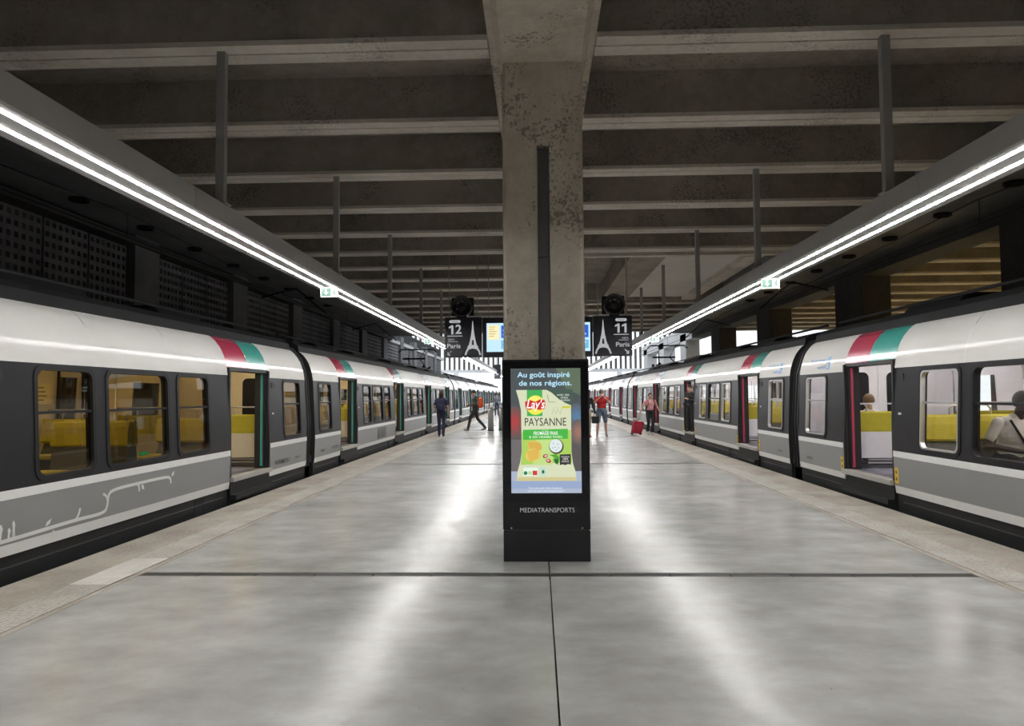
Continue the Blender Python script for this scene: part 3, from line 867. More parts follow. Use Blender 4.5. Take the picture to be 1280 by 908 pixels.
# transport logo on the white band of the right train, beside each door next to a coupling
def logo(car, yl):
    z = 2.03
    s1 = side_text(car, 'operator_lettering', 'île de France', .11, M_BLUE, yl - .17, 2.10, width=.62)
    s2 = side_text(car, 'operator_lettering', 'mobilités', .085, M_BLUE, yl + .02, 1.98, width=.34)
    b1 = MB()
    for (z0, z1) in ((1.94, 2.06), (2.09, 2.15)):
        p = lambda y, z: (HW - off(z) + .004, y, z)
        b1.face([p(yl + .22, z0), p(yl + .36, z0), p(yl + .36, z1), p(yl + .22, z1)])
    lo = build('operator_emblem', b1, M_BLUE, car, (0, 0, ZR), fix=False)
    side_text(car, 'emblem_letter', 'B', .09, M_DECAL, yl + .29, 2.0, extra=.003)
logo(CR[0], -HALF + .95); logo(CR[1], HALF - .85)
def arrow_sticker(car, yl):
    p = lambda y, z, d=.004: (HW - off(z) + d, y, z)
    m = MB(); m.face([p(yl - .05, .33), p(yl + .05, .33), p(yl + .05, .54), p(yl - .05, .54)])
    s = build('arrow_sticker', m, M_YEL, car, (0, 0, ZR), fix=False)
    a = MB()
    for z in (.37, .46):
        a.face([p(yl, z - .015, .006), p(yl + .03, z + .03, .006), p(yl - .03, z + .03, .006)])
        a.face([p(yl - .01, z + .03, .006), p(yl + .01, z + .03, .006), p(yl + .01, z + .05, .006), p(yl - .01, z + .05, .006)])
    build('arrow_mark', a, M_TXTD, s, fix=False)
for car in CR[:2]:
    for c in DOORS:
        for s in (-1, 1): arrow_sticker(car, c + s * (DW + .06))
side_text(CR[0], 'car_code', '8260 A', .06, M_TXTD, -HALF + .5, .41, width=.26)
side_text(CR[1], 'car_code', '8259 B', .06, M_TXTD, HALF - .5, .41, width=.26)
# emergency sticker in the wide window of the vine car
wy0, wz0 = lpx(184, 567, XL)
st = build('exit_sticker', MB().box(1.385, 1.388, wy0 - yc - .09, wy0 - yc + .09, wz0 - .022, wz0 + .022), pm('sticker_green', (0.01, 0.42, 0.13), .5, emit=(0.01, .5, .15), es=.25), CL[0], (0, 0, ZR))
side_text(CL[0], 'sticker_text', 'ISSUE DE', .028, M_DECAL, wy0 - yc, wz0, width=.12, extra=-.025)
# two grilles low on the second car
for gy in (-HALF + 5.95, -HALF + 6.55):
    m = MB()
    for q in range(7): m.box(1.418, 1.424, gy - .2, gy + .2, .36 + q * .042, .378 + q * .042)
    m.box(1.418, 1.425, gy - .22, gy - .19, .35, .64).box(1.418, 1.425, gy + .19, gy + .22, .35, .64)
    g_ = build('grille', m, M_TXTD, CL[1], (0, 0, ZR)); g_['kind'] = 'stuff'
# notices inside the cars
M_NOTICE = pm('notice_paper', (0.72, 0.62, 0.36), .6)
def notice(car, x, yl, z, w, h, mat):
    n = build('notice', MB().box(x - .004, x + .004, yl - w / 2, yl + w / 2, z - h / 2, z + h / 2), mat, car, (0, 0, ZR))
    l = MB()
    for k in range(4): l.box(x + .004, x + .0055, yl - w * .38, yl + w * (.1 + .07 * (k % 3)), z + h * (.28 - .2 * k), z + h * (.33 - .2 * k))
    build('notice_text', l, M_TXTD, n)
notice(CL[0], -1.30, 7.7 - yc + 2.5, 1.62, .42, .3, M_NOTICE)
notice(CL[0], -1.30, 7.7 - yc + .9, 1.60, .36, .5, M_NOTICE)
notice(CR[0], -1.30, -1.9, 1.62, .42, .3, M_NOTICE)
notice(CR[0], -1.30, .2, 1.62, .42, .3, M_NOTICE)
notice(CR[0], -1.30, 2.4, 1.66, .36, .5, M_NOTICE)

# ------------------------------------------------------------------ advertising display
KY = 6.70
kx0, kx1 = lpx(630, 600, 1)[0], 0
KX = .075; KW = .81; KH = 1.885
M_KIOSK = pm('display_black', (0.014, 0.015, 0.017), 0.22, var=0.1)
M_KGLASS = pm('display_glass_black', (0.010, 0.010, 0.012), 0.06, spec=0.6, var=0)
kiosk = empty('advertising_display', (KX, KY, 0))
tag(kiosk, 'black double-height advertising display showing a green crisps poster, in front of the column', 'display')
o = build('plinth', MB().box(-KW/2, KW/2, 0.0, .22, 0, .285), M_KIOSK, kiosk); bevel(o, .006)
o = build('cabinet', MB().box(-KW/2 - .004, KW/2 + .002, .004, .216, .292, KH), M_KIOSK, kiosk); bevel(o, .008)
build('joint', MB().box(-KW/2 + .01, KW/2 - .01, .012, .2, .285, .292), M_SEAM, kiosk)
for sx in (-.33, .33):
    build('bolt', MB().tube([(sx, -.004, .31), (sx, .006, .31)], .008, 8), M_STEEL, kiosk)
glassp = build('front_glass', MB().box(-KW/2 + .012, KW/2 - .012, -.004, .006, .56, KH - .02), M_KGLASS, kiosk)
lettering('maker_lettering', 'MEDIATRANSPORTS', .062, emis('lettering_white', (.8, .8, .8), .34), kiosk, (0.005, -.001, .475), width=.505, offset=-.001)
SW, SH = .655, 1.165
SZ = 1.80 - SH
screen = build('screen', MB().box(-SW/2, SW/2, -.0065, -.003, SZ, SZ + SH), emis('ad_backdrop', (.085, .10, .105), .6), kiosk)
EM = {}
def em_(c, s=1.0):
    k = 'ad_%02x%02x%02x' % tuple(int(255 * x) for x in c)
    s = s * .60
    lin = tuple(((x + .055) / 1.055) ** 2.4 if x > .04 else x / 12.92 for x in c)
    return emis(k, lin, s)
adn = [0]
def adp(px, py):     # a point of the poster, in the units of its layout grid
    return (px - 20) / 480 * SW - SW / 2, SZ + SH - (py - 35) / 845 * SH
def ad_poly(name, pts, col):
    adn[0] += 1
    y = -.0066 - .00012 * adn[0]
    m = MB(); m.face([(adp(*p)[0], y, adp(*p)[1]) for p in pts])
    me = m.mesh(name, em_(col), fix=False)
    return obj(name, me, screen)
def ell(cx, cy, rx, ry, n=28, a0=0, a1=360, rot=0):
    c, s = math.cos(math.radians(rot)), math.sin(math.radians(rot))
    out = []
    for k in range(n):
        t = math.radians(a0 + (a1 - a0) * k / (n if a1 - a0 == 360 else n - 1))
        u, v = rx * math.cos(t), ry * math.sin(t)
        out.append((cx + u * c - v * s, cy + u * s + v * c))
    return out
def clampx(pts): return [(min(500, max(20, x)), min(880, max(35, y))) for x, y in pts]
def ad_text(name, txt, cx, cy, h, w, col, shear=0.0, offset=0.0):
    adn[0] += 1
    X, Z = adp(cx, cy)
    return lettering(name, txt, h / 845 * SH * 1.38, em_(col), screen, (X, -.0066 - .00012 * adn[0], Z), width=w / 480 * SW, shear=shear, offset=offset, extrude=0)
ad_poly('poster_backdrop', [(20, 35), (500, 35), (500, 300), (20, 300)], (.28, .31, .32))
ad_poly('poster_backdrop', [(330, 35), (500, 35), (500, 220), (400, 180)], (.36, .42, .34))
ad_poly('poster_backdrop', [(20, 300), (500, 300), (500, 740), (20, 740)], (.34, .32, .32))
ad_poly('poster_backdrop', [(20, 520), (130, 520), (130, 740), (20, 740)], (.42, .40, .41))
for (cx, cy, rx, ry, c) in ((45, 400, 60, 95, (.66, .24, .25)), (470, 360, 55, 75, (.33, .47, .60)), (485, 470, 55, 75, (.60, .43, .38))):
    for q in range(6):
        f = (q + 1) / 6; g = 1.15 - .16 * q
        ad_poly('poster_backdrop', clampx(ell(cx, cy, rx * g, ry * g)), tuple(.34 * (1 - f) + v * f for v in c))
ad_poly('poster_table', [(20, 733), (500, 733), (500, 880), (20, 880)], (.66, .70, .78))
ad_poly('poster_table', [(20, 800), (500, 800), (500, 850), (20, 850)], (.58, .65, .78))
ad_text('poster_title', 'Au goût inspiré', 248, 80, 36, 362, (.72, .90, .98), offset=.0011)
ad_text('poster_title', 'de nos régions.', 258, 137, 36, 362, (.72, .90, .98), offset=.0011)
bag = [(56, 182), (75, 245), (90, 320), (93, 600), (82, 670), (64, 730), (57, 795), (465, 797), (462, 745), (442, 680), (433, 600), (433, 320), (434, 290), (432, 182)]
ad_poly('poster_bag', bag, (.83, .85, .72))
ad_poly('poster_bag_corner', [(258, 178), (300, 200), (350, 245), (395, 272), (434, 288), (445, 240), (445, 178)], (.25, .34, .30))
for k, (t, w) in enumerate((('AVEC 50%', 84), ('HUILE', 50), ('EN MOINS', 60))):
    ad_text('poster_small_text', t, 380 + k * 8, 218 + k * 18, 12, w, (.93, .95, .90))
ad_poly('poster_bag_green', [(131, 182), (237, 182), (237, 360), (131, 360)], (.25, .68, .33))
ad_poly('poster_bag_shade', [(95, 470), (430, 455), (432, 600), (438, 672), (85, 690), (94, 600)], (.66, .80, .36))
ad_poly('poster_bag_shade', [(190, 520), (320, 520), (300, 690), (170, 690)], (.74, .86, .52))
for k in range(5):
    ad_poly('poster_drawing', [(300 + k * 14, 350 - (k % 2) * 30), (303 + k * 14, 350 - (k % 2) * 30), (318 + k * 14, 300 + (k % 2) * 40), (315 + k * 14, 300 + (k % 2) * 40)], (.66, .67, .55))
ad_poly('poster_drawing', [(270, 215), (274, 214), (284, 262), (330, 264), (330, 267), (281, 266)], (.55, .56, .45))
ad_poly('poster_flash', [(370, 294), (434, 290), (432, 306), (370, 310)], (.85, .85, .30))
ad_text('poster_small_text', 'NOUVEAU', 400, 300, 9, 48, (.35, .42, .15))
ad_poly('poster_emblem', ell(190, 285, 63, 66), (.93, .90, .32))
ad_poly('poster_emblem', ell(190, 270, 52, 45), (.97, .93, .45))
ad_poly('poster_emblem_ribbon', [(118, 262), (150, 250), (190, 262), (225, 244), (254, 252), (258, 282), (250, 312), (215, 318), (180, 308), (150, 318), (126, 312), (120, 290)], (.80, .16, .15))
ad_text('poster_emblem_name', "Lay's", 188, 282, 60, 126, (.99, .99, .99), shear=.25, offset=.0015)
ad_text('poster_name', 'PAYSANNE', 256, 402, 56, 284, (.17, .20, .20), offset=.0004)
ad_poly('poster_band', [(102, 452), (410, 447), (410, 514), (102, 520)], (.27, .70, .26))
ad_text('poster_small_text', 'GOÛT', 256, 459, 10, 46, (.75, .92, .70))
ad_text('poster_flavour', 'FROMAGE FRAIS', 258, 477, 24, 166, (.97, .99, .95), offset=.0004)
ad_text('poster_flavour', '& SES HERBES FINES', 257, 502, 16, 226, (.93, .98, .88))
ad_poly('poster_chip', ell(182, 562, 52, 34, rot=15), (.86, .72, .33))
ad_poly('poster_chip', ell(172, 620, 56, 46, rot=-25), (.90, .77, .38))
for k in range(9):
    ad_poly('poster_chip_ridge', [(128 + k * 2, 600 + k * 8), (214 - k * 1, 570 + k * 8 + 6), (214 - k * 1, 573 + k * 8 + 6), (128 + k * 2, 603 + k * 8)], (.76, .58, .22))
for k in range(5):
    ad_poly('poster_chip_ridge', [(140 + k * 2, 540 + k * 9), (222 + k * 2, 545 + k * 9), (222 + k * 2, 548 + k * 9), (140 + k * 2, 543 + k * 9)], (.76, .58, .22))
ad_poly('poster_bowl', ell(330, 566, 50, 51), (.24, .25, .24))
ad_poly('poster_bowl', ell(327, 561, 44, 45), (.86, .90, .90))
for (x, y) in ((310, 545), (340, 550), (322, 570), (345, 575), (305, 575), (330, 590)):
    ad_poly('poster_herb', ell(x, y, 5, 3, 8), (.45, .58, .55))
ad_poly('poster_radish', ell(255, 630, 19, 13, rot=-20), (.60, .20, .26)); ad_poly('poster_radish', ell(258, 629, 12, 8, rot=-20), (.86, .70, .66))
ad_poly('poster_radish', ell(275, 662, 19, 14, rot=25), (.68, .25, .28)); ad_poly('poster_radish', ell(272, 659, 10, 7, rot=25), (.88, .74, .68))
ad_poly('poster_herb', [(280, 622), (330, 618), (352, 640), (340, 690), (322, 680), (306, 655), (318, 640)], (.30, .62, .22))
ad_poly('poster_herb', ell(330, 665, 14, 16), (.14, .38, .16))
ad_poly('poster_badge', [(352, 620), (428, 617), (428, 688), (408, 684), (390, 692), (372, 686), (352, 692)], (.17, .18, .17))
ad_text('poster_small_text', 'POMMES DE', 390, 636, 9, 56, (.9, .9, .88)); ad_text('poster_small_text', '100%', 390, 651, 15, 36, (.95, .95, .93)); ad_text('poster_small_text', 'FRANCE', 390, 668, 11, 48, (.9, .9, .88))
ad_poly('poster_score', [(102, 708), (202, 708), (202, 762), (102, 762)], (.88, .95, .88))
ad_poly('poster_score', ell(118, 744, 13, 13), (.12, .50, .32)); ad_poly('poster_score', [(166, 728), (198, 728), (198, 758), (166, 758)], (.80, .22, .22))
ad_poly('poster_score', [(136, 732), (160, 732), (160, 754), (136, 754)], (.70, .85, .60))
ad_poly('poster_score', [(222, 706), (256, 706), (256, 764), (222, 764)], (.70, .86, .78)); ad_poly('poster_score', ell(238, 736, 9, 12), (.15, .36, .30))
ad_poly('poster_bag_hem', [(62, 772), (464, 772), (465, 797), (58, 797)], (.80, .76, .55))
ad_text('poster_footer', 'Pour votre santé, évitez de grignoter', 255, 845, 13, 230, (.93, .96, 1.0))
ad_text('poster_footer', 'entre les repas. www.mangerbouger.fr', 258, 864, 13, 250, (.93, .96, 1.0))

# ------------------------------------------------------------------ hanging signs
SY = 17.0
M_SIGN = pm('sign_navy', (0.022, 0.022, 0.032), 0.35)
M_SIGNW = emis('sign_white', (.80, .82, .85), .30)
TOWER = [(-.5, 0), (-.40, 0), (-.33, .10), (-.22, .165), (0, .19), (.22, .165), (.33, .10), (.40, 0), (.5, 0), (.42, .12), (.30, .225), (.33, .235), (.33, .255), (.27, .26), (.20, .36), (.145, .47), (.16, .48), (.16, .495), (.13, .50), (.09, .62), (.055, .76), (.03, .90), (.012, 1.0),
         (-.012, 1.0), (-.03, .90), (-.055, .76), (-.09, .62), (-.13, .50), (-.16, .495), (-.16, .48), (-.145, .47), (-.20, .36), (-.27, .26), (-.33, .255), (-.33, .235), (-.30, .225), (-.42, .12)]
def platform_sign(x0, x1, num, arrow, tower_right):
    z0, z1 = 2.465, 3.43
    w = x1 - x0
    s = empty('platform_sign', ((x0 + x1) / 2, SY, z0))
    tag(s, {'12': 'dark hanging sign reading twelve with its arrow pointing down to the vine train', '11': 'dark hanging sign reading eleven, its tower drawing beside the column'}[num], 'sign', None)
    o = build('sign_panel', MB().box(-w/2, w/2, 0, .16, 0, z1 - z0), M_SIGN, s); bevel(o, .008)
    fy = -.004
    sg = 1 if tower_right else -1
    tx = sg * .23 ; nx = -sg * .20
    t = MB(); k = .22; hgt = .82
    # tower outline split into simple faces by a fan of trapezoids
    lft = TOWER[23:] + [TOWER[0]]
    m = MB()
    m.prism([(tx + .40 * a, .055 + hgt * b) for a, b in TOWER], 'y', fy, 0)
    tw = build('tower_drawing', m, M_SIGNW, s)
    build('tower_gap', MB().prism([(tx - .028, .24 + .055), (tx + .028, .24 + .055), (tx + .018, .36 + .055), (tx - .018, .36 + .055)], 'y', fy - .001, fy), M_SIGN, s)
    for q, dg in enumerate(num):
        dx = nx + (q - .5) * .165
        if dg == '1':
            build('sign_number', MB().prism([(dx - .005, .555), (dx + .045, .555), (dx + .045, .775), (dx + .005, .775), (dx - .065, .735), (dx - .065, .695), (dx - .005, .72)], 'y', fy, 0), M_SIGNW, s)
        else:
            lettering('sign_number', dg, .305, M_SIGNW, s, (dx + .005, fy, .665), width=.145, offset=.006)
    pl = [(nx - .10 + .035 * math.cos(t), .865 + .035 * math.sin(t)) for t in [PI/2 + PI * q / 8 for q in range(9)]] + [(nx + .10 + .035 * math.cos(t), .865 + .035 * math.sin(t)) for t in [-PI/2 + PI * q / 8 for q in range(9)]]
    build('sign_pill', MB().prism(pl, 'y', fy, 0), M_SIGNW, s)
    lettering('pill_text', 'Voie', .055, M_SIGN, s, (nx, fy - .002, .865), width=.15)
    build('sign_rule', MB().box(nx - .18, nx + .18, fy, 0, .505, .523), M_SIGNW, s)
    al = -1 if tower_right else 1
    lettering('sign_text', 'vers', .085, M_SIGNW, s, (nx + al * .09, fy, .435), width=.15)
    build('sign_dash', MB().box(nx + al * .05 - .12, nx + al * .05 + .12, fy, 0, .375, .385), M_SIGNW, s)
    lettering('sign_text', 'Paris', .15, M_SIGNW, s, (nx + al * .03, fy, .27), width=.32, offset=.002)
    ax, az, d = nx + al * .13, .105, .045
    m = MB(); q = 1 if arrow == 'right' else -1
    m.prism([(ax - q*d - .012, az + d), (ax - q*d + .012, az + d + .012), (ax + q*d*.8 + .012, az - d*.8 + .006), (ax + q*d*.8 - .012, az - d*.8 - .012)], 'y', fy, 0)
    m.box(ax - d if q < 0 else ax - d * .4, ax + d * .4 if q < 0 else ax + d, fy, 0, az - d - .012, az - d + .008)
    m.box(*( (ax - d - .004, ax - d + .016) if q < 0 else (ax + d - .016, ax + d + .004)), fy, 0, az - d, az + d * .5)
    build('sign_arrow', m, M_SIGNW, s)
    for hx in (-w * .38, w * .38):
        build('hanger', MB().tube([(hx, .08, z1 - z0 - .01), (hx, .08, ZC - z0 + .01)], .015, 6), M_HANG, s)
    return s
def px_x(px): return (px - 672) * SY / F_PX
platform_sign(px_x(556), px_x(602.5), '12', 'left', True)
platform_sign(px_x(742.5), px_x(790.5), '11', 'right', False)
def info_screen(x0, x1, label):
    z0, z1 = 2.46, 3.42
    s = empty('information_screen', ((x0 + x1) / 2, SY, z0)); tag(s, label, 'screen', None)
    w = x1 - x0
    o = build('casing', MB().box(-w/2, w/2, 0, .2, 0, z1 - z0), M_SIGN, s); bevel(o, .008)
    sc = build('display', MB().box(-w/2 + .10, w/2 - .06, -.004, 0, .13, .82), em_((.74, .88, .97), 1.1), s)
    b = MB().box(-w/2 + .13, -w/2 + .40, -.006, -.004, .42, .78)
    build('notice_block', b, em_((.93, .90, .72), 1.1), s)
    for k, zz in enumerate((.46, .20)):
        build('timetable_block', MB().box(-w/2 + .45, w/2 - .10, -.006, -.004, zz, zz + (.30 if k == 0 else .20)), em_((.18, .38, .80) if k == 0 else (.45, .72, .86), 1.0), s)
    l = MB()
    for k in range(5): l.box(-w/2 + .16, -w/2 + .16 + .12 + .03 * (k % 3), -.007, -.006, .50 + k * .055, .515 + k * .055)
    build('notice_text', l, em_((.75, .62, .35), 1.0), s)
    l = MB()
    for k in range(5): l.box(-w/2 + .49, -w/2 + .66 + .05 * (k % 2), -.007, -.006, .23 + k * .10, .255 + k * .10)
    build('timetable_text', l, em_((.85, .95, 1.0), 1.1), s)
    for hx in (-w * .35, w * .35):
        build('hanger', MB().tube([(hx, .1, z1 - z0 - .01), (hx, .1, ZC - z0 + .01)], .015, 6), M_HANG, s)
info_screen(px_x(603.5), -.34, 'pale blue information screen with a cream notice, beside the sign reading twelve')
info_screen(.46, px_x(741.5), 'information screen mostly hidden by the column, beside the sign reading eleven')
def round_speaker(px, label):
    x = px_x(px); z = 3.705
    s = empty('loudspeaker', (x, SY + .03, z)); tag(s, label, 'loudspeaker', None)
    m = MB(); n = 24
    prof = [(.24, .30), (.26, .05), (.26, 0), (.215, 0), (.20, .03), (.12, .12), (.08, .10), (.0, .08)]
    for (ra, ya), (rb, yb) in zip(prof, prof[1:]):
        for k in range(n):
            t0, t1 = 2*PI*k/n, 2*PI*(k+1)/n
            P = lambda r, y, t: (r*math.cos(t), y, r*math.sin(t))
            if rb > 1e-4: m.face([P(ra, ya, t0), P(ra, ya, t1), P(rb, yb, t1), P(rb, yb, t0)], True)
            else: m.face([P(ra, ya, t0), P(ra, ya, t1), (0, yb, 0)], True)
    m.face([(.24*math.cos(2*PI*k/n), .30, .24*math.sin(2*PI*k/n)) for k in range(n)])
    build('drum', m, pm('speaker_black', (.012, .012, .013), .35), s, weld=True)
    tor = MB(); tor.tube([(.235*math.cos(2*PI*k/n), -.004, .235*math.sin(2*PI*k/n)) for k in range(n + 1)], .018, 6)
    build('rim', tor, M_DSTEEL, s)
    build('backplate', MB().box(-.27, .27, .30, .34, -.20, .24), M_RUB, s)
    build('bracket', MB().box(-.12, .12, .03, .12, -.275, -.235), M_RUB, s)
    b = MB()
    for (bx, bz) in ((-.09, .09), (.02, .12), (.10, .05), (-.12, -.06)): b.ellipsoid((bx, .07, bz), (.018, .018, .018), 8, 6)
    build('glint_beads', b, M_STEEL, s)  # small steel beads added as bright glints on the dark drum
round_speaker(577, 'round black loudspeaker above the sign reading twelve')
round_speaker(769, 'black drum speaker above the sign reading eleven')
# dark hanging sign farther on
hs = empty('direction_sign', (-3.0, 52.0, 2.75)); tag(hs, 'small black hanging direction sign far along the platform', 'sign')
build('sign_panel', MB().box(-.16, .32, 0, .12, 0, 1.05), M_SIGN, hs); build('sign_mark', MB().box(.0, .14, -.006, 0, .28, .42), M_SIGNW, hs)
build('hanger', MB().tube([(0, .06, 1.05), (0, .06, 3.2)], .02, 6), M_HANG, hs); build('hanger_bar', MB().box(-.1, 2.2, .0, .1, 3.2, 3.3), M_HANG, hs)

# ------------------------------------------------------------------ emergency exit signs under the light beams
M_EXG = emis('exit_green', (.05, .36, .22), .5); M_EXW = emis('exit_white', (.85, 1.0, .93), .65)
def exit_sign(x, y, flip, label):
    s = empty('exit_sign', (x, y, 3.03)); tag(s, label, 'exit sign')
    o = build('casing', MB().box(-.13, .13, 0, .03, 0, .15), M_STRIPE, s)
    build('face', MB().box(-.122, .122, -.003, 0, .008, .142), M_EXW, s)
    gx0, gx1 = (-.112, .022)
    build('green_field', MB().box(gx0, gx1, -.005, -.003, .018, .132), M_EXG, s)
    cx = (gx0 + gx1) / 2
    build('arrow', MB().prism([(cx - .012, .118), (cx + .012, .118), (cx + .012, .075), (cx + .036, .075), (cx, .03), (cx - .036, .075), (cx - .012, .075)], 'y', -.007, -.005), M_EXW, s)
    r = MB().prism([(.052, .028), (.064, .028), (.074, .06), (.088, .03), (.098, .034), (.084, .075), (.092, .10), (.078, .106), (.066, .09), (.054, .085), (.056, .077), (.070, .078), (.066, .058)], 'y', -.005, -.003)
    r.prism(ell(.084, .116, .010, .010, 10), 'y', -.005, -.003)
    build('running_figure', r, M_EXG, s)
    build('bracket', MB().box(-.01, .01, .01, .02, .15, .165), M_STRIPE, s)
exit_sign(-3.09, 10.45, False, 'lit green exit sign under the beam on the vine train side')
exit_sign(3.31, 10.15, True, 'lit green exit sign under the beam, facing the train with arrow stickers')
exit_sign(-3.09, 20.2, False, 'far small exit sign on the vine train beam, past the sign reading twelve')
exit_sign(3.31, 20.2, True, 'distant exit sign above the doorway person, past the sign reading eleven')

# ------------------------------------------------------------------ bollards far down the platform
M_BOLL = pm('bollard_grey', (.28, .28, .27), .45, .3)
def bollard(x, y, h, label):
    b = empty('bollard', (x, y, 0)); tag(b, label, 'bollard')
    m = MB(); r = .125
    m.tube([(0, 0, 0), (0, 0, h - .09)], r, 16)
    build('post', m, M_BOLL, b)
    c = MB()
    for (r0, z0, r1, z1) in ((r, h - .09, r * .92, h - .04), (r * .92, h - .04, r * .6, h - .01)):
        c.tube([(0, 0, z0), (0, 0, z1)], r0, 16, r2=r1)
    build('cap', c, M_BOLL, b)
    build('foot', MB().tube([(0, 0, 0), (0, 0, .03)], r + .03, 16), M_DSTEEL, b)
bollard(-2.06, 31.2, 1.05, 'grey round-topped bollard beside the walker with the orange backpack')
bollard(-1.62, 31.8, 1.05, 'grey round-topped bollard half hidden by the advertising display')

# ------------------------------------------------------------------ people
def capsule(p0, p1, r0, r1, n=12, hn=3):
    p0, p1 = Vector(p0), Vector(p1)
    d = p1 - p0; L = d.length
    d = d.normalized() if L > 1e-6 else Vector((0, 0, 1))
    u = d.cross(Vector((0, 0, 1)))
    if u.length < 1e-3: u = Vector((1, 0, 0))
    u.normalize(); w = d.cross(u)
    rings = []
    for k in range(1, hn + 1):
        t = -PI/2 + PI/2 * k / (hn + .0)
        rings.append((p0 + d * r0 * math.sin(t), r0 * math.cos(t)))
    for k in range(0, hn):
        t = PI/2 * k / hn
        rings.append((p1 + d * r1 * math.sin(t), r1 * math.cos(t)))
    V = [tuple(p0 - d * r0)]; Fc = []
    for c, r in rings:
        for a in range(n):
            t = 2*PI*a/n; V.append(tuple(c + r * (math.cos(t)*u + math.sin(t)*w)))
    V.append(tuple(p1 + d * r1))
    for a in range(n): Fc.append((0, 1 + (a+1) % n, 1 + a))
    for k in range(len(rings) - 1):
        for a in range(n):
            b = (a+1) % n
            Fc.append((1+k*n+a, 1+k*n+b, 1+(k+1)*n+b, 1+(k+1)*n+a))
    e = len(V) - 1; l = 1 + (len(rings) - 1) * n
    for a in range(n): Fc.append((l + a, l + (a+1) % n, e))
    return V, Fc

def lerp(a, b, t): return tuple(x + (y - x) * t for x, y in zip(a, b))

class Body:
    def __init__(s): s.segs = []; s.ells = []
    def seg(s, p0, p1, r0, r1, lab): s.segs.append((Vector(p0), Vector(p1), r0, r1, lab))
    def ell(s, c, r, lab): s.ells.append((Vector(c), Vector(r), lab))
    def mesh(s, name, mats, voxel=.009):
        V = []; Fc = []
        for p0, p1, r0, r1, _ in s.segs:
            v, f = capsule(p0, p1, r0, r1); b = len(V); V += v; Fc += [tuple(i + b for i in q) for q in f]
        for c, r, _ in s.ells:
            m = MB().ellipsoid(c, r, 16, 10); b = len(V); V += m.v; Fc += [tuple(i + b for i in q) for q in m.f]
        me = bpy.data.meshes.new(name); me.from_pydata(V, [], Fc)
        bm = bmesh.new(); bm.from_mesh(me); bmesh.ops.remove_doubles(bm, verts=bm.verts, dist=1e-6)
        bmesh.ops.recalc_face_normals(bm, faces=bm.faces); bm.to_mesh(me); bm.free()
        o = bpy.data.objects.new('tmp', me); COL.objects.link(o)
        md = o.modifiers.new('r', 'REMESH'); md.mode = 'VOXEL'; md.voxel_size = voxel; md.use_smooth_shade = True
        sm = o.modifiers.new('s', 'SMOOTH'); sm.iterations = 3; sm.factor = .5
        dg = bpy.context.evaluated_depsgraph_get()
        out = bpy.data.meshes.new_from_object(o.evaluated_get(dg))
        bpy.data.objects.remove(o); bpy.data.meshes.remove(me)
        out.name = name
        out.materials.clear()
        labs = list(mats.keys())
        for k in labs: out.materials.append(mats[k])
        n = len(out.polygons)
        C = np.empty(n * 3); out.polygons.foreach_get('center', C); C = C.reshape(-1, 3)
        best = np.full(n, 1e9); idx = np.zeros(n, int)
        for p0, p1, r0, r1, lab in s.segs:
            a = np.array(p0); d = np.array(p1) - a; L2 = max(1e-9, d @ d)
            t = np.clip(((C - a) @ d) / L2, 0, 1)
            dist = np.linalg.norm(C - (a + t[:, None] * d), axis=1) - (r0 + (r1 - r0) * t)
            k = dist < best; best[k] = dist[k]; idx[k] = labs.index(lab)
        for c, r, lab in s.ells:
            r_ = np.array(r); q = (C - np.array(c)) / r_
            l = np.linalg.norm(q, axis=1); dist = (l - 1) * r_.min()
            k = dist < best; best[k] = dist[k]; idx[k] = labs.index(lab)
        out.polygons.foreach_set('material_index', idx.astype(np.int32))
        out.polygons.foreach_set('use_smooth', [True] * n)
        out.update()
        return out

SKIN_L = pm('skin_light', (.52, .31, .22), .5); SKIN_D = pm('skin_dark', (.045, .027, .020), .5)
def cloth(name, c): return pm(name, c, .8, var=.15, vscale=18)

def hand(B, wrist, dirv, palm_n, curl=.5, lab='skin', side=1):
    """palm, four unequal bent fingers and a thumb off the side of the palm"""
    w = Vector(wrist); d = Vector(dirv).normalized(); n = Vector(palm_n); n = (n - n.dot(d) * d).normalized(); s = d.cross(n) * side
    B.seg(w, w + d * .03, .026, .026, lab)
    for k in (-1, 0, 1):
        B.seg(w + d * .02 + s * .016 * k, w + d * .085 + s * .022 * k, .017, .015, lab)
    for k, (o, ln) in enumerate(((-.030, .068), (-.010, .078), (.010, .073), (.029, .058))):
        a = w + d * .088 + s * o
        d1 = (d * math.cos(curl * .6) + n * math.sin(curl * .6)).normalized()
        d2 = (d * math.cos(curl * 1.5) + n * math.sin(curl * 1.5)).normalized()
        d3 = (d * math.cos(curl * 2.3) + n * math.sin(curl * 2.3)).normalized()
        b = a + d1 * ln * .45; c = b + d2 * ln * .33; e = c + d3 * ln * .22
        B.seg(a, b, .0100, .0095, lab); B.seg(b, c, .0095, .009, lab); B.seg(c, e, .009, .008, lab)
    t0 = w + d * .03 - s * .026; t1 = t0 + (d * .7 - s * .7 + n * .25).normalized() * .042; t2 = t1 + (d * .95 - s * .15 + n * .3).normalized() * .034
    B.seg(t0, t1, .013, .011, lab); B.seg(t1, t2, .011, .009, lab)

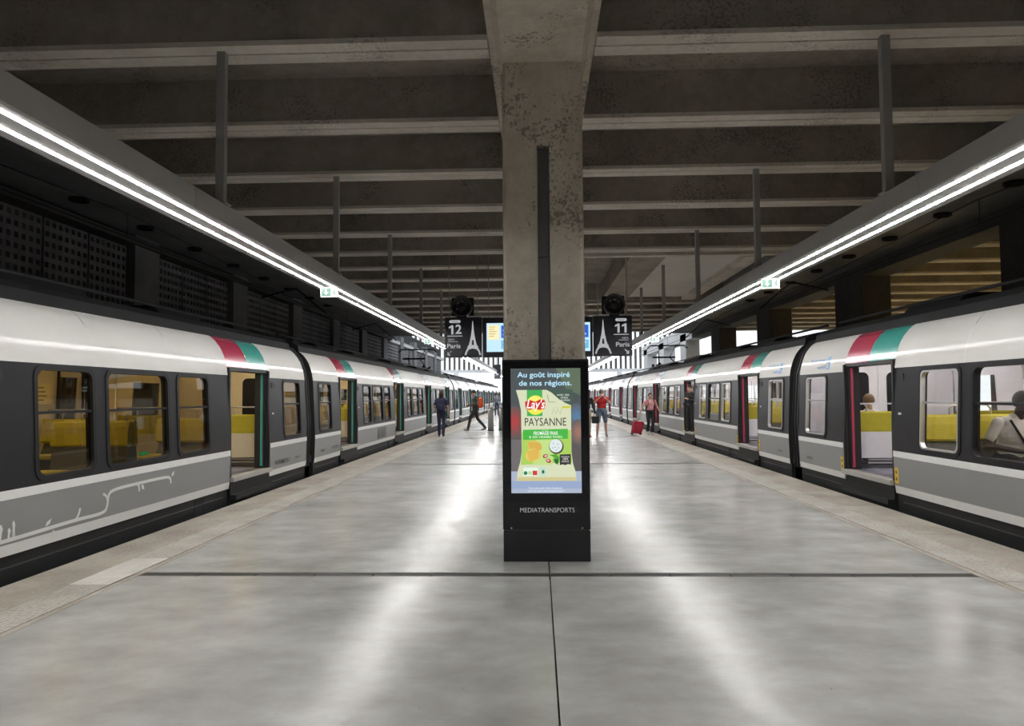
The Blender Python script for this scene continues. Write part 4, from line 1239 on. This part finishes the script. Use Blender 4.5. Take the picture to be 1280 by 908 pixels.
def person(label, loc, rz, H=1.75, legs=None, arms=None, lean=0.0, skin=SKIN_L, top=None, bottom=None, shoe=None, hair=None,
           sleeve='short', shorts=False, bulk=1.0, head_tilt=0.0, head_turn=0.0, hair_style='short', group=None, sit=None, voxel=.009, face=True):
    """local frame: faces +y, x to its right; legs/arms are lists of joint points for left(-x) and right(+x), heights for 1.75 m"""
    k = H / 1.75
    B = Body()
    hipz = .93 if sit is None else sit
    def T(p):                       # lean the upper body forward about the hips
        x, y, z = p; dz = z - hipz
        if dz <= 0: return (x, y, z)
        return (x, y + dz * math.sin(lean), hipz + dz * math.cos(lean))
    dzz = hipz - .93
    up = lambda x, y, z: T((x, y, z + dzz))
    b = bulk
    B.ell(up(0, 0, .97), (.165 * b, .120 * b, .125), 'bottom')
    B.ell(up(0, 0, 1.12), (.150 * b, .108 * b, .17), 'top')
    B.ell(up(0, 0, 1.29), (.180 * b, .118 * b, .18), 'top')
    B.seg(up(-.14, 0, 1.41), up(.14, 0, 1.41), .062, .062, 'top')
    B.seg(up(-.05, -.01, 1.45), up(.05, -.01, 1.45), .055, .055, 'top')
    nk = up(0, -.005, 1.44); hd = up(0, .02, 1.60)
    B.seg(nk, up(0, .008, 1.55), .055, .050, 'skin')
    ct, st = math.cos(head_turn), math.sin(head_turn)
    ch, sh = math.cos(head_tilt), math.sin(head_tilt)
    def Hd(x, y, z):                # head-local offsets
        y2, z2 = y * ch + z * sh, -y * sh + z * ch
        x3, y3 = x * ct - y2 * st, x * st + y2 * ct
        return (hd[0] + x3, hd[1] + y3, hd[2] + z2)
    B.ell(Hd(0, -.005, .045), (.076, .092, .098), 'skin')
    B.ell(Hd(0, .022, -.015), (.062, .072, .085), 'skin')
    B.ell(Hd(0, .038, -.072), (.036, .038, .030), 'skin')
    B.seg(Hd(0, .088, .025), Hd(0, .108, -.012), .010, .014, 'skin')
    for s in (-1, 1):
        B.ell(Hd(s * .078, -.005, .01), (.012, .020, .032), 'skin')
    legs = legs or [[(-.095, 0, .92), (-.10, .02, .50), (-.105, -.02, .085)], [(.095, 0, .92), (.10, .02, .50), (.105, -.02, .085)]]
    for s, lg in zip((-1, 1), legs):
        h, kn, an = [tuple(p) for p in lg[:3]]
        if sit is None: h = (h[0], h[1], h[2])
        if shorts:
            md = lerp(h, kn, .86)
            B.seg(h, md, .098 * b, .082, 'bottom'); B.seg(md, kn, .058, .054, 'skin')
            B.seg(kn, lerp(kn, an, .35), .054, .058, 'skin'); B.seg(lerp(kn, an, .35), an, .058, .038, 'skin')
        else:
            B.seg(h, kn, .098 * b, .070, 'bottom'); B.seg(kn, lerp(kn, an, .3), .068, .068, 'bottom'); B.seg(lerp(kn, an, .3), (an[0], an[1], an[2] + .02), .068, .058, 'bottom')
        fd = Vector(lg[3]) if len(lg) > 3 else Vector((s * .12, 1, 0))
        fd.normalize()
        a = Vector(an)
        heel = a - fd * .035 + Vector((0, 0, -.045)); ball = a + fd * .115 + Vector((0, 0, -.055)) + Vector((0, 0, fd.z * .02)); toe = ball + fd * .055
        B.seg(a, heel, .040, .036, 'shoe'); B.seg(heel, ball, .036, .036, 'shoe'); B.seg(ball, toe, .038, .027, 'shoe'); B.seg(a, ball, .038, .034, 'shoe')
    arms = arms or [[(-.195, 0, 1.40), (-.25, -.03, 1.13), (-.26, .06, .89)], [(.195, 0, 1.40), (.25, -.03, 1.13), (.26, .06, .89)]]
    for s, ar in zip((-1, 1), arms):
        sh_, el, wr = [up(*p) for p in ar[:3]]
        slab = 'top'
        if sleeve == 'short':
            md = lerp(sh_, el, .62)
            B.seg(sh_, md, .062, .058, 'top'); B.seg(md, el, .044, .040, 'skin'); B.seg(el, wr, .040, .027, 'skin')
        else:
            B.seg(sh_, el, .062, .050, 'top'); B.seg(el, wr, .050, .036, 'top')
        hdv = Vector(ar[3]) if len(ar) > 3 else (Vector(wr) - Vector(el))
        pn = Vector(ar[4]) if len(ar) > 4 else Vector((-s, 0, 0))
        hand(B, wr, hdv, pn, ar[5] if len(ar) > 5 else .45, 'skin', -s)
    mats = {'skin': skin, 'top': top, 'bottom': bottom, 'shoe': shoe}
    me = B.mesh('person', mats, voxel)
    o = obj('person', me, None, loc, (0, 0, rz)); o.scale = (k, k, k)
    tag(o, label, 'person', group)
    # hair
    hm = MB()
    def cap(zcut, grow, yb=-.012):
        nu, nv = 20, 10
        i0 = len(hm.v)
        for a in range(nv + 1):
            ph = PI * .62 * a / nv
            for q in range(nu):
                t = 2*PI*q/nu
                x = (.076 + grow) * math.sin(ph) * math.cos(t); y = yb + (.092 + grow) * math.sin(ph) * math.sin(t); z = .048 + (.098 + grow) * math.cos(ph)
                front = math.sin(t)
                lim = zcut + (.085 if front > .35 else .0) * min(1, (front - .35) * 3 if front > .35 else 0)
                if z < lim: z = lim; 
                if front > .35 and z <= lim + 1e-6: y = min(y, .07)
                hm.v.append(Hd(x, y, z))
        for a in range(nv):
            for q in range(nu):
                q2 = (q + 1) % nu
                hm.f.append((i0+a*nu+q, i0+(a+1)*nu+q, i0+(a+1)*nu+q2, i0+a*nu+q2)); hm.sm.append(True)
    cap(-.005 if hair_style == 'short' else -.03, .014 if hair_style == 'short' else .02)
    if hair_style == 'long':
        for (dx, dz) in ((-.055, -.07), (0, -.09), (.055, -.07)):
            v, f = capsule(Hd(dx, -.055, .03), Hd(dx * 1.1, -.065, dz - .03), .05, .035)
            bb = len(hm.v); hm.v += v; hm.f += [tuple(i + bb for i in q) for q in f]; hm.sm += [True] * len(f)
    build('hair', hm, hair, o)
    if face:
        for s in (-1, 1):
            e = MB().ellipsoid(Hd(s * .031, .083, .028), (.012, .008, .008), 8, 6)
            build('eye', e, pm('eye_dark', (.02, .015, .012), .3), o)
            build('eyebrow', MB().tube([Hd(s * .016, .092, .048), Hd(s * .046, .080, .050)], .005, 5), hair, o)
        build('mouth', MB().tube([Hd(-.022, .084, -.045), Hd(0, .091, -.044), Hd(.022, .084, -.045)], .006, 6), pm('lip', (.32, .12, .10), .5) if skin is SKIN_L else pm('lip_dark', (.06, .03, .025), .5), o)
    o['_hd'] = 0
    del o['_hd']
    return o, up, k

NAVY = cloth('cloth_navy', (.020, .024, .055)); BLK = cloth('cloth_black', (.014, .014, .016)); REDC = cloth('cloth_red', (.50, .018, .025))
DENIM = cloth('cloth_denim', (.12, .15, .21)); PINK = cloth('cloth_pink', (.62, .30, .30)); OLIV = cloth('cloth_olive_brown', (.10, .085, .07))
BROWNBLK = cloth('cloth_dark_brown', (.030, .026, .025)); WHT = cloth('cloth_offwhite', (.78, .74, .65)); BEIGE = cloth('cloth_beige', (.42, .36, .26))
SHB = pm('shoe_black', (.015, .015, .016), .5); SHG = pm('shoe_grey', (.20, .19, .18), .6); SHR = pm('shoe_red', (.28, .03, .03), .6); SHW = pm('shoe_white', (.6, .6, .58), .6)
HBR = pm('hair_brown', (.035, .022, .014), .6); HBK = pm('hair_black', (.010, .009, .009), .5); HGR = pm('hair_grey', (.30, .28, .26), .6); HLB = pm('hair_light_brown', (.16, .09, .045), .6)
ORNG = cloth('bag_orange', (.78, .10, .02)); BAGN = cloth('bag_navy', (.022, .028, .07)); BAGR = cloth('case_red', (.30, .012, .03)); BAGB = cloth('bag_black', (.012, .012, .013))

def backpack(label, loc, rz, mat, w=.30, h=.44, d=.17, straps=True):
    """base at the bottom of the bag; the wearer's back is on the +y side"""
    e = empty('backpack', loc, rz); tag(e, label, 'backpack')
    def soft(x0, x1, y0, y1, z0, z1, r):
        m = MB(); n = 24
        rings = [(z0, .82), (z0 + .03, .95), (z0 + (z1 - z0) * .45, 1.0), (z1 - .08, .93), (z1 - .02, .72), (z1, .45)]
        cx, cy = (x0 + x1) / 2, (y0 + y1) / 2
        i0 = len(m.v)
        for z, f in rings:
            for a in range(n):
                t = 2*PI*a/n; c, s = math.cos(t), math.sin(t)
                q = (abs(c) ** .55 * (1 if c > 0 else -1), abs(s) ** .55 * (1 if s > 0 else -1))
                m.v.append((cx + q[0] * (x1 - x0) / 2 * f, cy + q[1] * (y1 - y0) / 2 * f, z))
        for k in range(len(rings) - 1):
            for a in range(n):
                b2 = (a+1) % n; m.f.append((i0+k*n+a, i0+k*n+b2, i0+(k+1)*n+b2, i0+(k+1)*n+a)); m.sm.append(True)
        m.f.append(tuple(i0 + a for a in range(n))); m.sm.append(False)
        m.f.append(tuple(i0 + (len(rings)-1)*n + a for a in range(n))); m.sm.append(True)
        return m
    build('main_pocket', soft(-w/2, w/2, -d, 0, 0, h, .05), mat, e)
    build('front_pocket', soft(-w*.38, w*.38, -d - .05, -d + .06, .03, h * .52, .04), mat, e)
    build('top_handle', MB().tube([(-.04, -.03, h - .02), (-.03, -.03, h + .03), (.03, -.03, h + .03), (.04, -.03, h - .02)], .008, 6), BAGB, e)
    build('zip', MB().tube([(-w*.36, -d - .035, h*.50), (0, -d - .052, h * .47), (w*.36, -d - .035, h*.50)], .005, 5), SHG, e)
    if straps:
        for s in (-1, 1):
            build('strap', MB().tube([(s*.09, -.02, h - .05), (s*.11, .08, h + .035), (s*.115, .19, h + .02), (s*.12, .262, h - .10), (s*.145, .25, h - .24), (s*.175, .15, h*.32), (s*.15, -.01, h*.12)], .017, 6), BAGB, e)
    return e

# walker with the navy backpack, seen from behind
p1, up1, k1 = person('person in navy clothes walking away with a dark blue backpack', (-3.66, 27.0, 0), .0, 1.73,
    legs=[[(-.09, 0, .92), (-.09, .06, .50), (-.085, -.03, .085)], [(.09, 0, .92), (.085, .02, .51), (.08, -.10, .10)]],
    arms=[[(-.195, 0, 1.40), (-.25, -.02, 1.14), (-.21, .14, .97)], [(.195, 0, 1.40), (.26, -.04, 1.13), (.27, .03, .88)]],
    top=NAVY, bottom=NAVY, shoe=SHB, hair=HBR, hair_style='long')
backpack('dark blue backpack on the back of the navy-clad walker', (-3.66, 27.0 - .12, .99), 0, BAGN, .32, .44, .17)
# walker with the orange backpack, heading for the train on the left
RZ2 = PI/2
p2, up2, k2 = person('person in brown jacket and black trousers striding with an orange backpack', (-2.78, 31.6, 0), RZ2, 1.80,
    legs=[[(-.085, 0, .90), (-.08, .20, .52), (-.08, .30, .085, ), (0, 1, 0)], [(.085, 0, .90), (.085, -.10, .50), (.08, -.42, .12), (0, 1, -.25)]],
    arms=[[(-.195, 0, 1.40), (-.23, .05, 1.14), (-.15, .26, 1.08), (.3, 1, .3)], [(.195, 0, 1.40), (.25, -.02, 1.13), (.19, .20, 1.03), (-.3, 1, .2)]],
    lean=.06, head_tilt=.25, top=OLIV, bottom=BROWNBLK, shoe=SHG, hair=HBK, sleeve='long', bulk=1.08)
backpack('bright orange backpack on the striding walker', (-2.78 + .15, 31.6, 1.0), RZ2, ORNG, .32, .46, .18)
# man in the red polo, hands at his mouth
p3, up3, k3 = person('man in red polo shirt and denim shorts standing with hands at his face', (2.37, 26.6, 0), PI, 1.76,
    legs=[[(-.095, 0, .92), (-.14, .02, .50), (-.17, -.02, .085)], [(.095, 0, .92), (.14, .02, .50), (.17, -.02, .085)]],
    arms=[[(-.20, 0, 1.40), (-.29, .13, 1.24), (-.05, .22, 1.47), (.5, -.3, .5), (0, -1, 0), .9], [(.20, 0, 1.40), (.29, .13, 1.24), (.05, .22, 1.47), (-.5, -.3, .5), (0, -1, 0), .9]],
    top=REDC, bottom=DENIM, shoe=SHG, hair=HGR, shorts=True, bulk=1.18)
# woman in pink pulling a red suitcase
p4, up4, k4 = person('woman in pink top and black trousers walking with a red suitcase', (4.30, 27.5, 0), PI + .12, 1.60,
    legs=[[(-.09, 0, .92), (-.07, .16, .53), (-.05, .12, .10), (0, 1, 0)], [(.09, 0, .92), (.08, .03, .50), (.06, -.22, .13), (0, 1, -.3)]],
    arms=[[(-.195, 0, 1.40), (-.30, -.02, 1.18), (-.38, .10, .98)], [(.195, 0, 1.40), (.31, -.04, 1.14), (.44, -.02, .90), (.35, 0, -1), (-1, 0, 0), 1.1]],
    top=PINK, bottom=BLK, shoe=SHW, hair=HBK, hair_style='short', bulk=1.02)
b4 = backpack('black backpack worn by the woman in pink', (4.30, 27.5 + .12, .90), PI + .12, BAGB, .28, .40, .15)
pouch = empty('waist_bag', (4.30 - .01, 27.5 - .14, .89), 0); tag(pouch, 'black waist bag on the woman in pink', 'bag')
build('pouch', MB().ellipsoid((0, 0, 0), (.10, .045, .055), 14, 8), BAGB, pouch)
build('belt', MB().tube([(.165 * math.cos(2*PI*q/20), .14 + .13 * math.sin(2*PI*q/20), .0) for q in range(21)], .013, 5), BAGB, pouch)
# red rolling suitcase
sx = 3.78
sc_ = empty('suitcase', (sx, 27.45, 0), 0); tag(sc_, 'red fabric rolling suitcase with a raised handle', 'suitcase')
o = build('body', MB().prism([(-.22, .07), (.16, .05), (.27, .44), (.24, .50), (-.10, .53), (-.14, .50)], 'y', -.14, .14), BAGR, sc_); bevel(o, .03, 3)
o = build('front_pocket', MB().prism([(-.17, .12), (.13, .10), (.21, .36), (-.11, .39)], 'y', -.17, -.13), BAGR, sc_); bevel(o, .02, 2)
build('handle', MB().tube([(.02, .09, .50), (.22, .09, .86), (.24, .09, .87), (.24, -.09, .87), (.22, -.09, .86), (.02, -.09, .50)], .010, 6), M_STEEL, sc_)
for wxs in (-.19, .13):
    for wy_ in (-.1, .1):
        build('wheel', MB().tube([(wxs, wy_ - .015, .04), (wxs, wy_ + .015, .04)], .04, 12), SHB, sc_)
# man standing in the train doorway
p5, up5, k5 = person('person in dark clothes standing in an open train doorway', (4.84, 22.80, FZ), PI - .9, 1.48,
    arms=[[(-.195, 0, 1.40), (-.24, .06, 1.14), (-.10, .22, 1.18), (.6, .3, .5)], [(.195, 0, 1.40), (.25, -.03, 1.13), (.22, .14, .98)]],
    top=BLK, bottom=BLK, shoe=SHB, hair=HBR, sleeve='long', head_tilt=.2)
# person mostly hidden by the display, with a black bag
p6, up6, k6 = person('person in black jacket and beige trousers half hidden behind the display', (1.78, 26.2, 0), PI + .15, 1.72,
    arms=[[(-.195, 0, 1.40), (-.26, -.02, 1.14), (-.31, .10, .90), (0, 0, -1), (1, 0, 0), 1.2], [(.195, 0, 1.40), (.24, -.03, 1.13), (.24, .06, .89)]],
    top=BLK, bottom=BEIGE, shoe=SHR, hair=HBR, sleeve='long')
hb = empty('handbag', (2.09, 26.1, .50)); tag(hb, 'black shoulder bag carried beside the beige trousers', 'bag')
o = build('body', MB().prism([(-.12, 0), (.12, 0), (.14, .26), (-.14, .26)], 'y', -.05, .05), BAGB, hb); bevel(o, .02, 2)
build('handle', MB().tube([(-.08, 0, .25), (-.05, 0, .36), (.05, 0, .36), (.08, 0, .25)], .01, 6), BAGB, hb)
# far figure
p7, up7, k7 = person('distant person in grey standing near the train in daylight', (-3.1, 54, 0), 0, 1.7, top=cloth('cloth_grey', (.12, .13, .15)), bottom=NAVY, shoe=SHB, hair=HBR, sleeve='long', voxel=.014)

# seated passengers of the right train
def seat_spot(row_y, xl):       # row of the right train, in its own frame -> world
    return RTX - xl, CR[0].location.y - row_y
SEATZ = .77
p8, up8, k8 = person('seated man in off-white T-shirt with a dark strap, looking down', (5.24, 8.13, 0), PI, 1.74, sit=SEATZ, lean=.30, head_tilt=.40,
    legs=[[(-.10, .02, SEATZ), (-.13, .44, SEATZ + .0), (-.13, .42, FZ + .085)], [(.10, .02, SEATZ), (.13, .44, SEATZ), (.13, .42, FZ + .085)]],
    arms=[[(-.21, 0, 1.40), (-.33, .04, 1.13), (-.10, .27, 1.08), (.8, .4, -.1), (0, 0, -1), .6], [(.21, 0, 1.40), (.33, .04, 1.13), (.10, .27, 1.08), (-.8, .4, -.1), (0, 0, -1), .6]],
    skin=SKIN_D, top=WHT, bottom=BLK, shoe=SHB, hair=HBK, bulk=1.2, voxel=.007)
st = MB(); 
pts = [(.15, .09, 1.43), (.08, .135, 1.30), (-.02, .152, 1.15), (-.12, .13, 1.02)]
pts = [up8(*q) for q in pts]
st.tube([tuple(Vector(q) + Vector((0, .012, 0))) for q in pts], .013, 6)
build('shoulder_strap', st, BAGB, p8)
p9, up9, k9 = person('seated passenger with light brown hair in white behind the door partition', (5.40, 11.86, 0), 0, 1.68, sit=SEATZ, lean=-.05,
    legs=[[(-.10, .02, SEATZ), (-.11, .42, SEATZ), (-.11, .40, FZ + .085)], [(.10, .02, SEATZ), (.11, .42, SEATZ), (.11, .40, FZ + .085)]],
    arms=[[(-.20, 0, 1.40), (-.26, .04, 1.13), (-.12, .24, 1.02)], [(.20, 0, 1.40), (.26, .04, 1.13), (.12, .24, 1.02)]],
    top=WHT, bottom=DENIM, shoe=SHG, hair=HLB, hair_style='short')
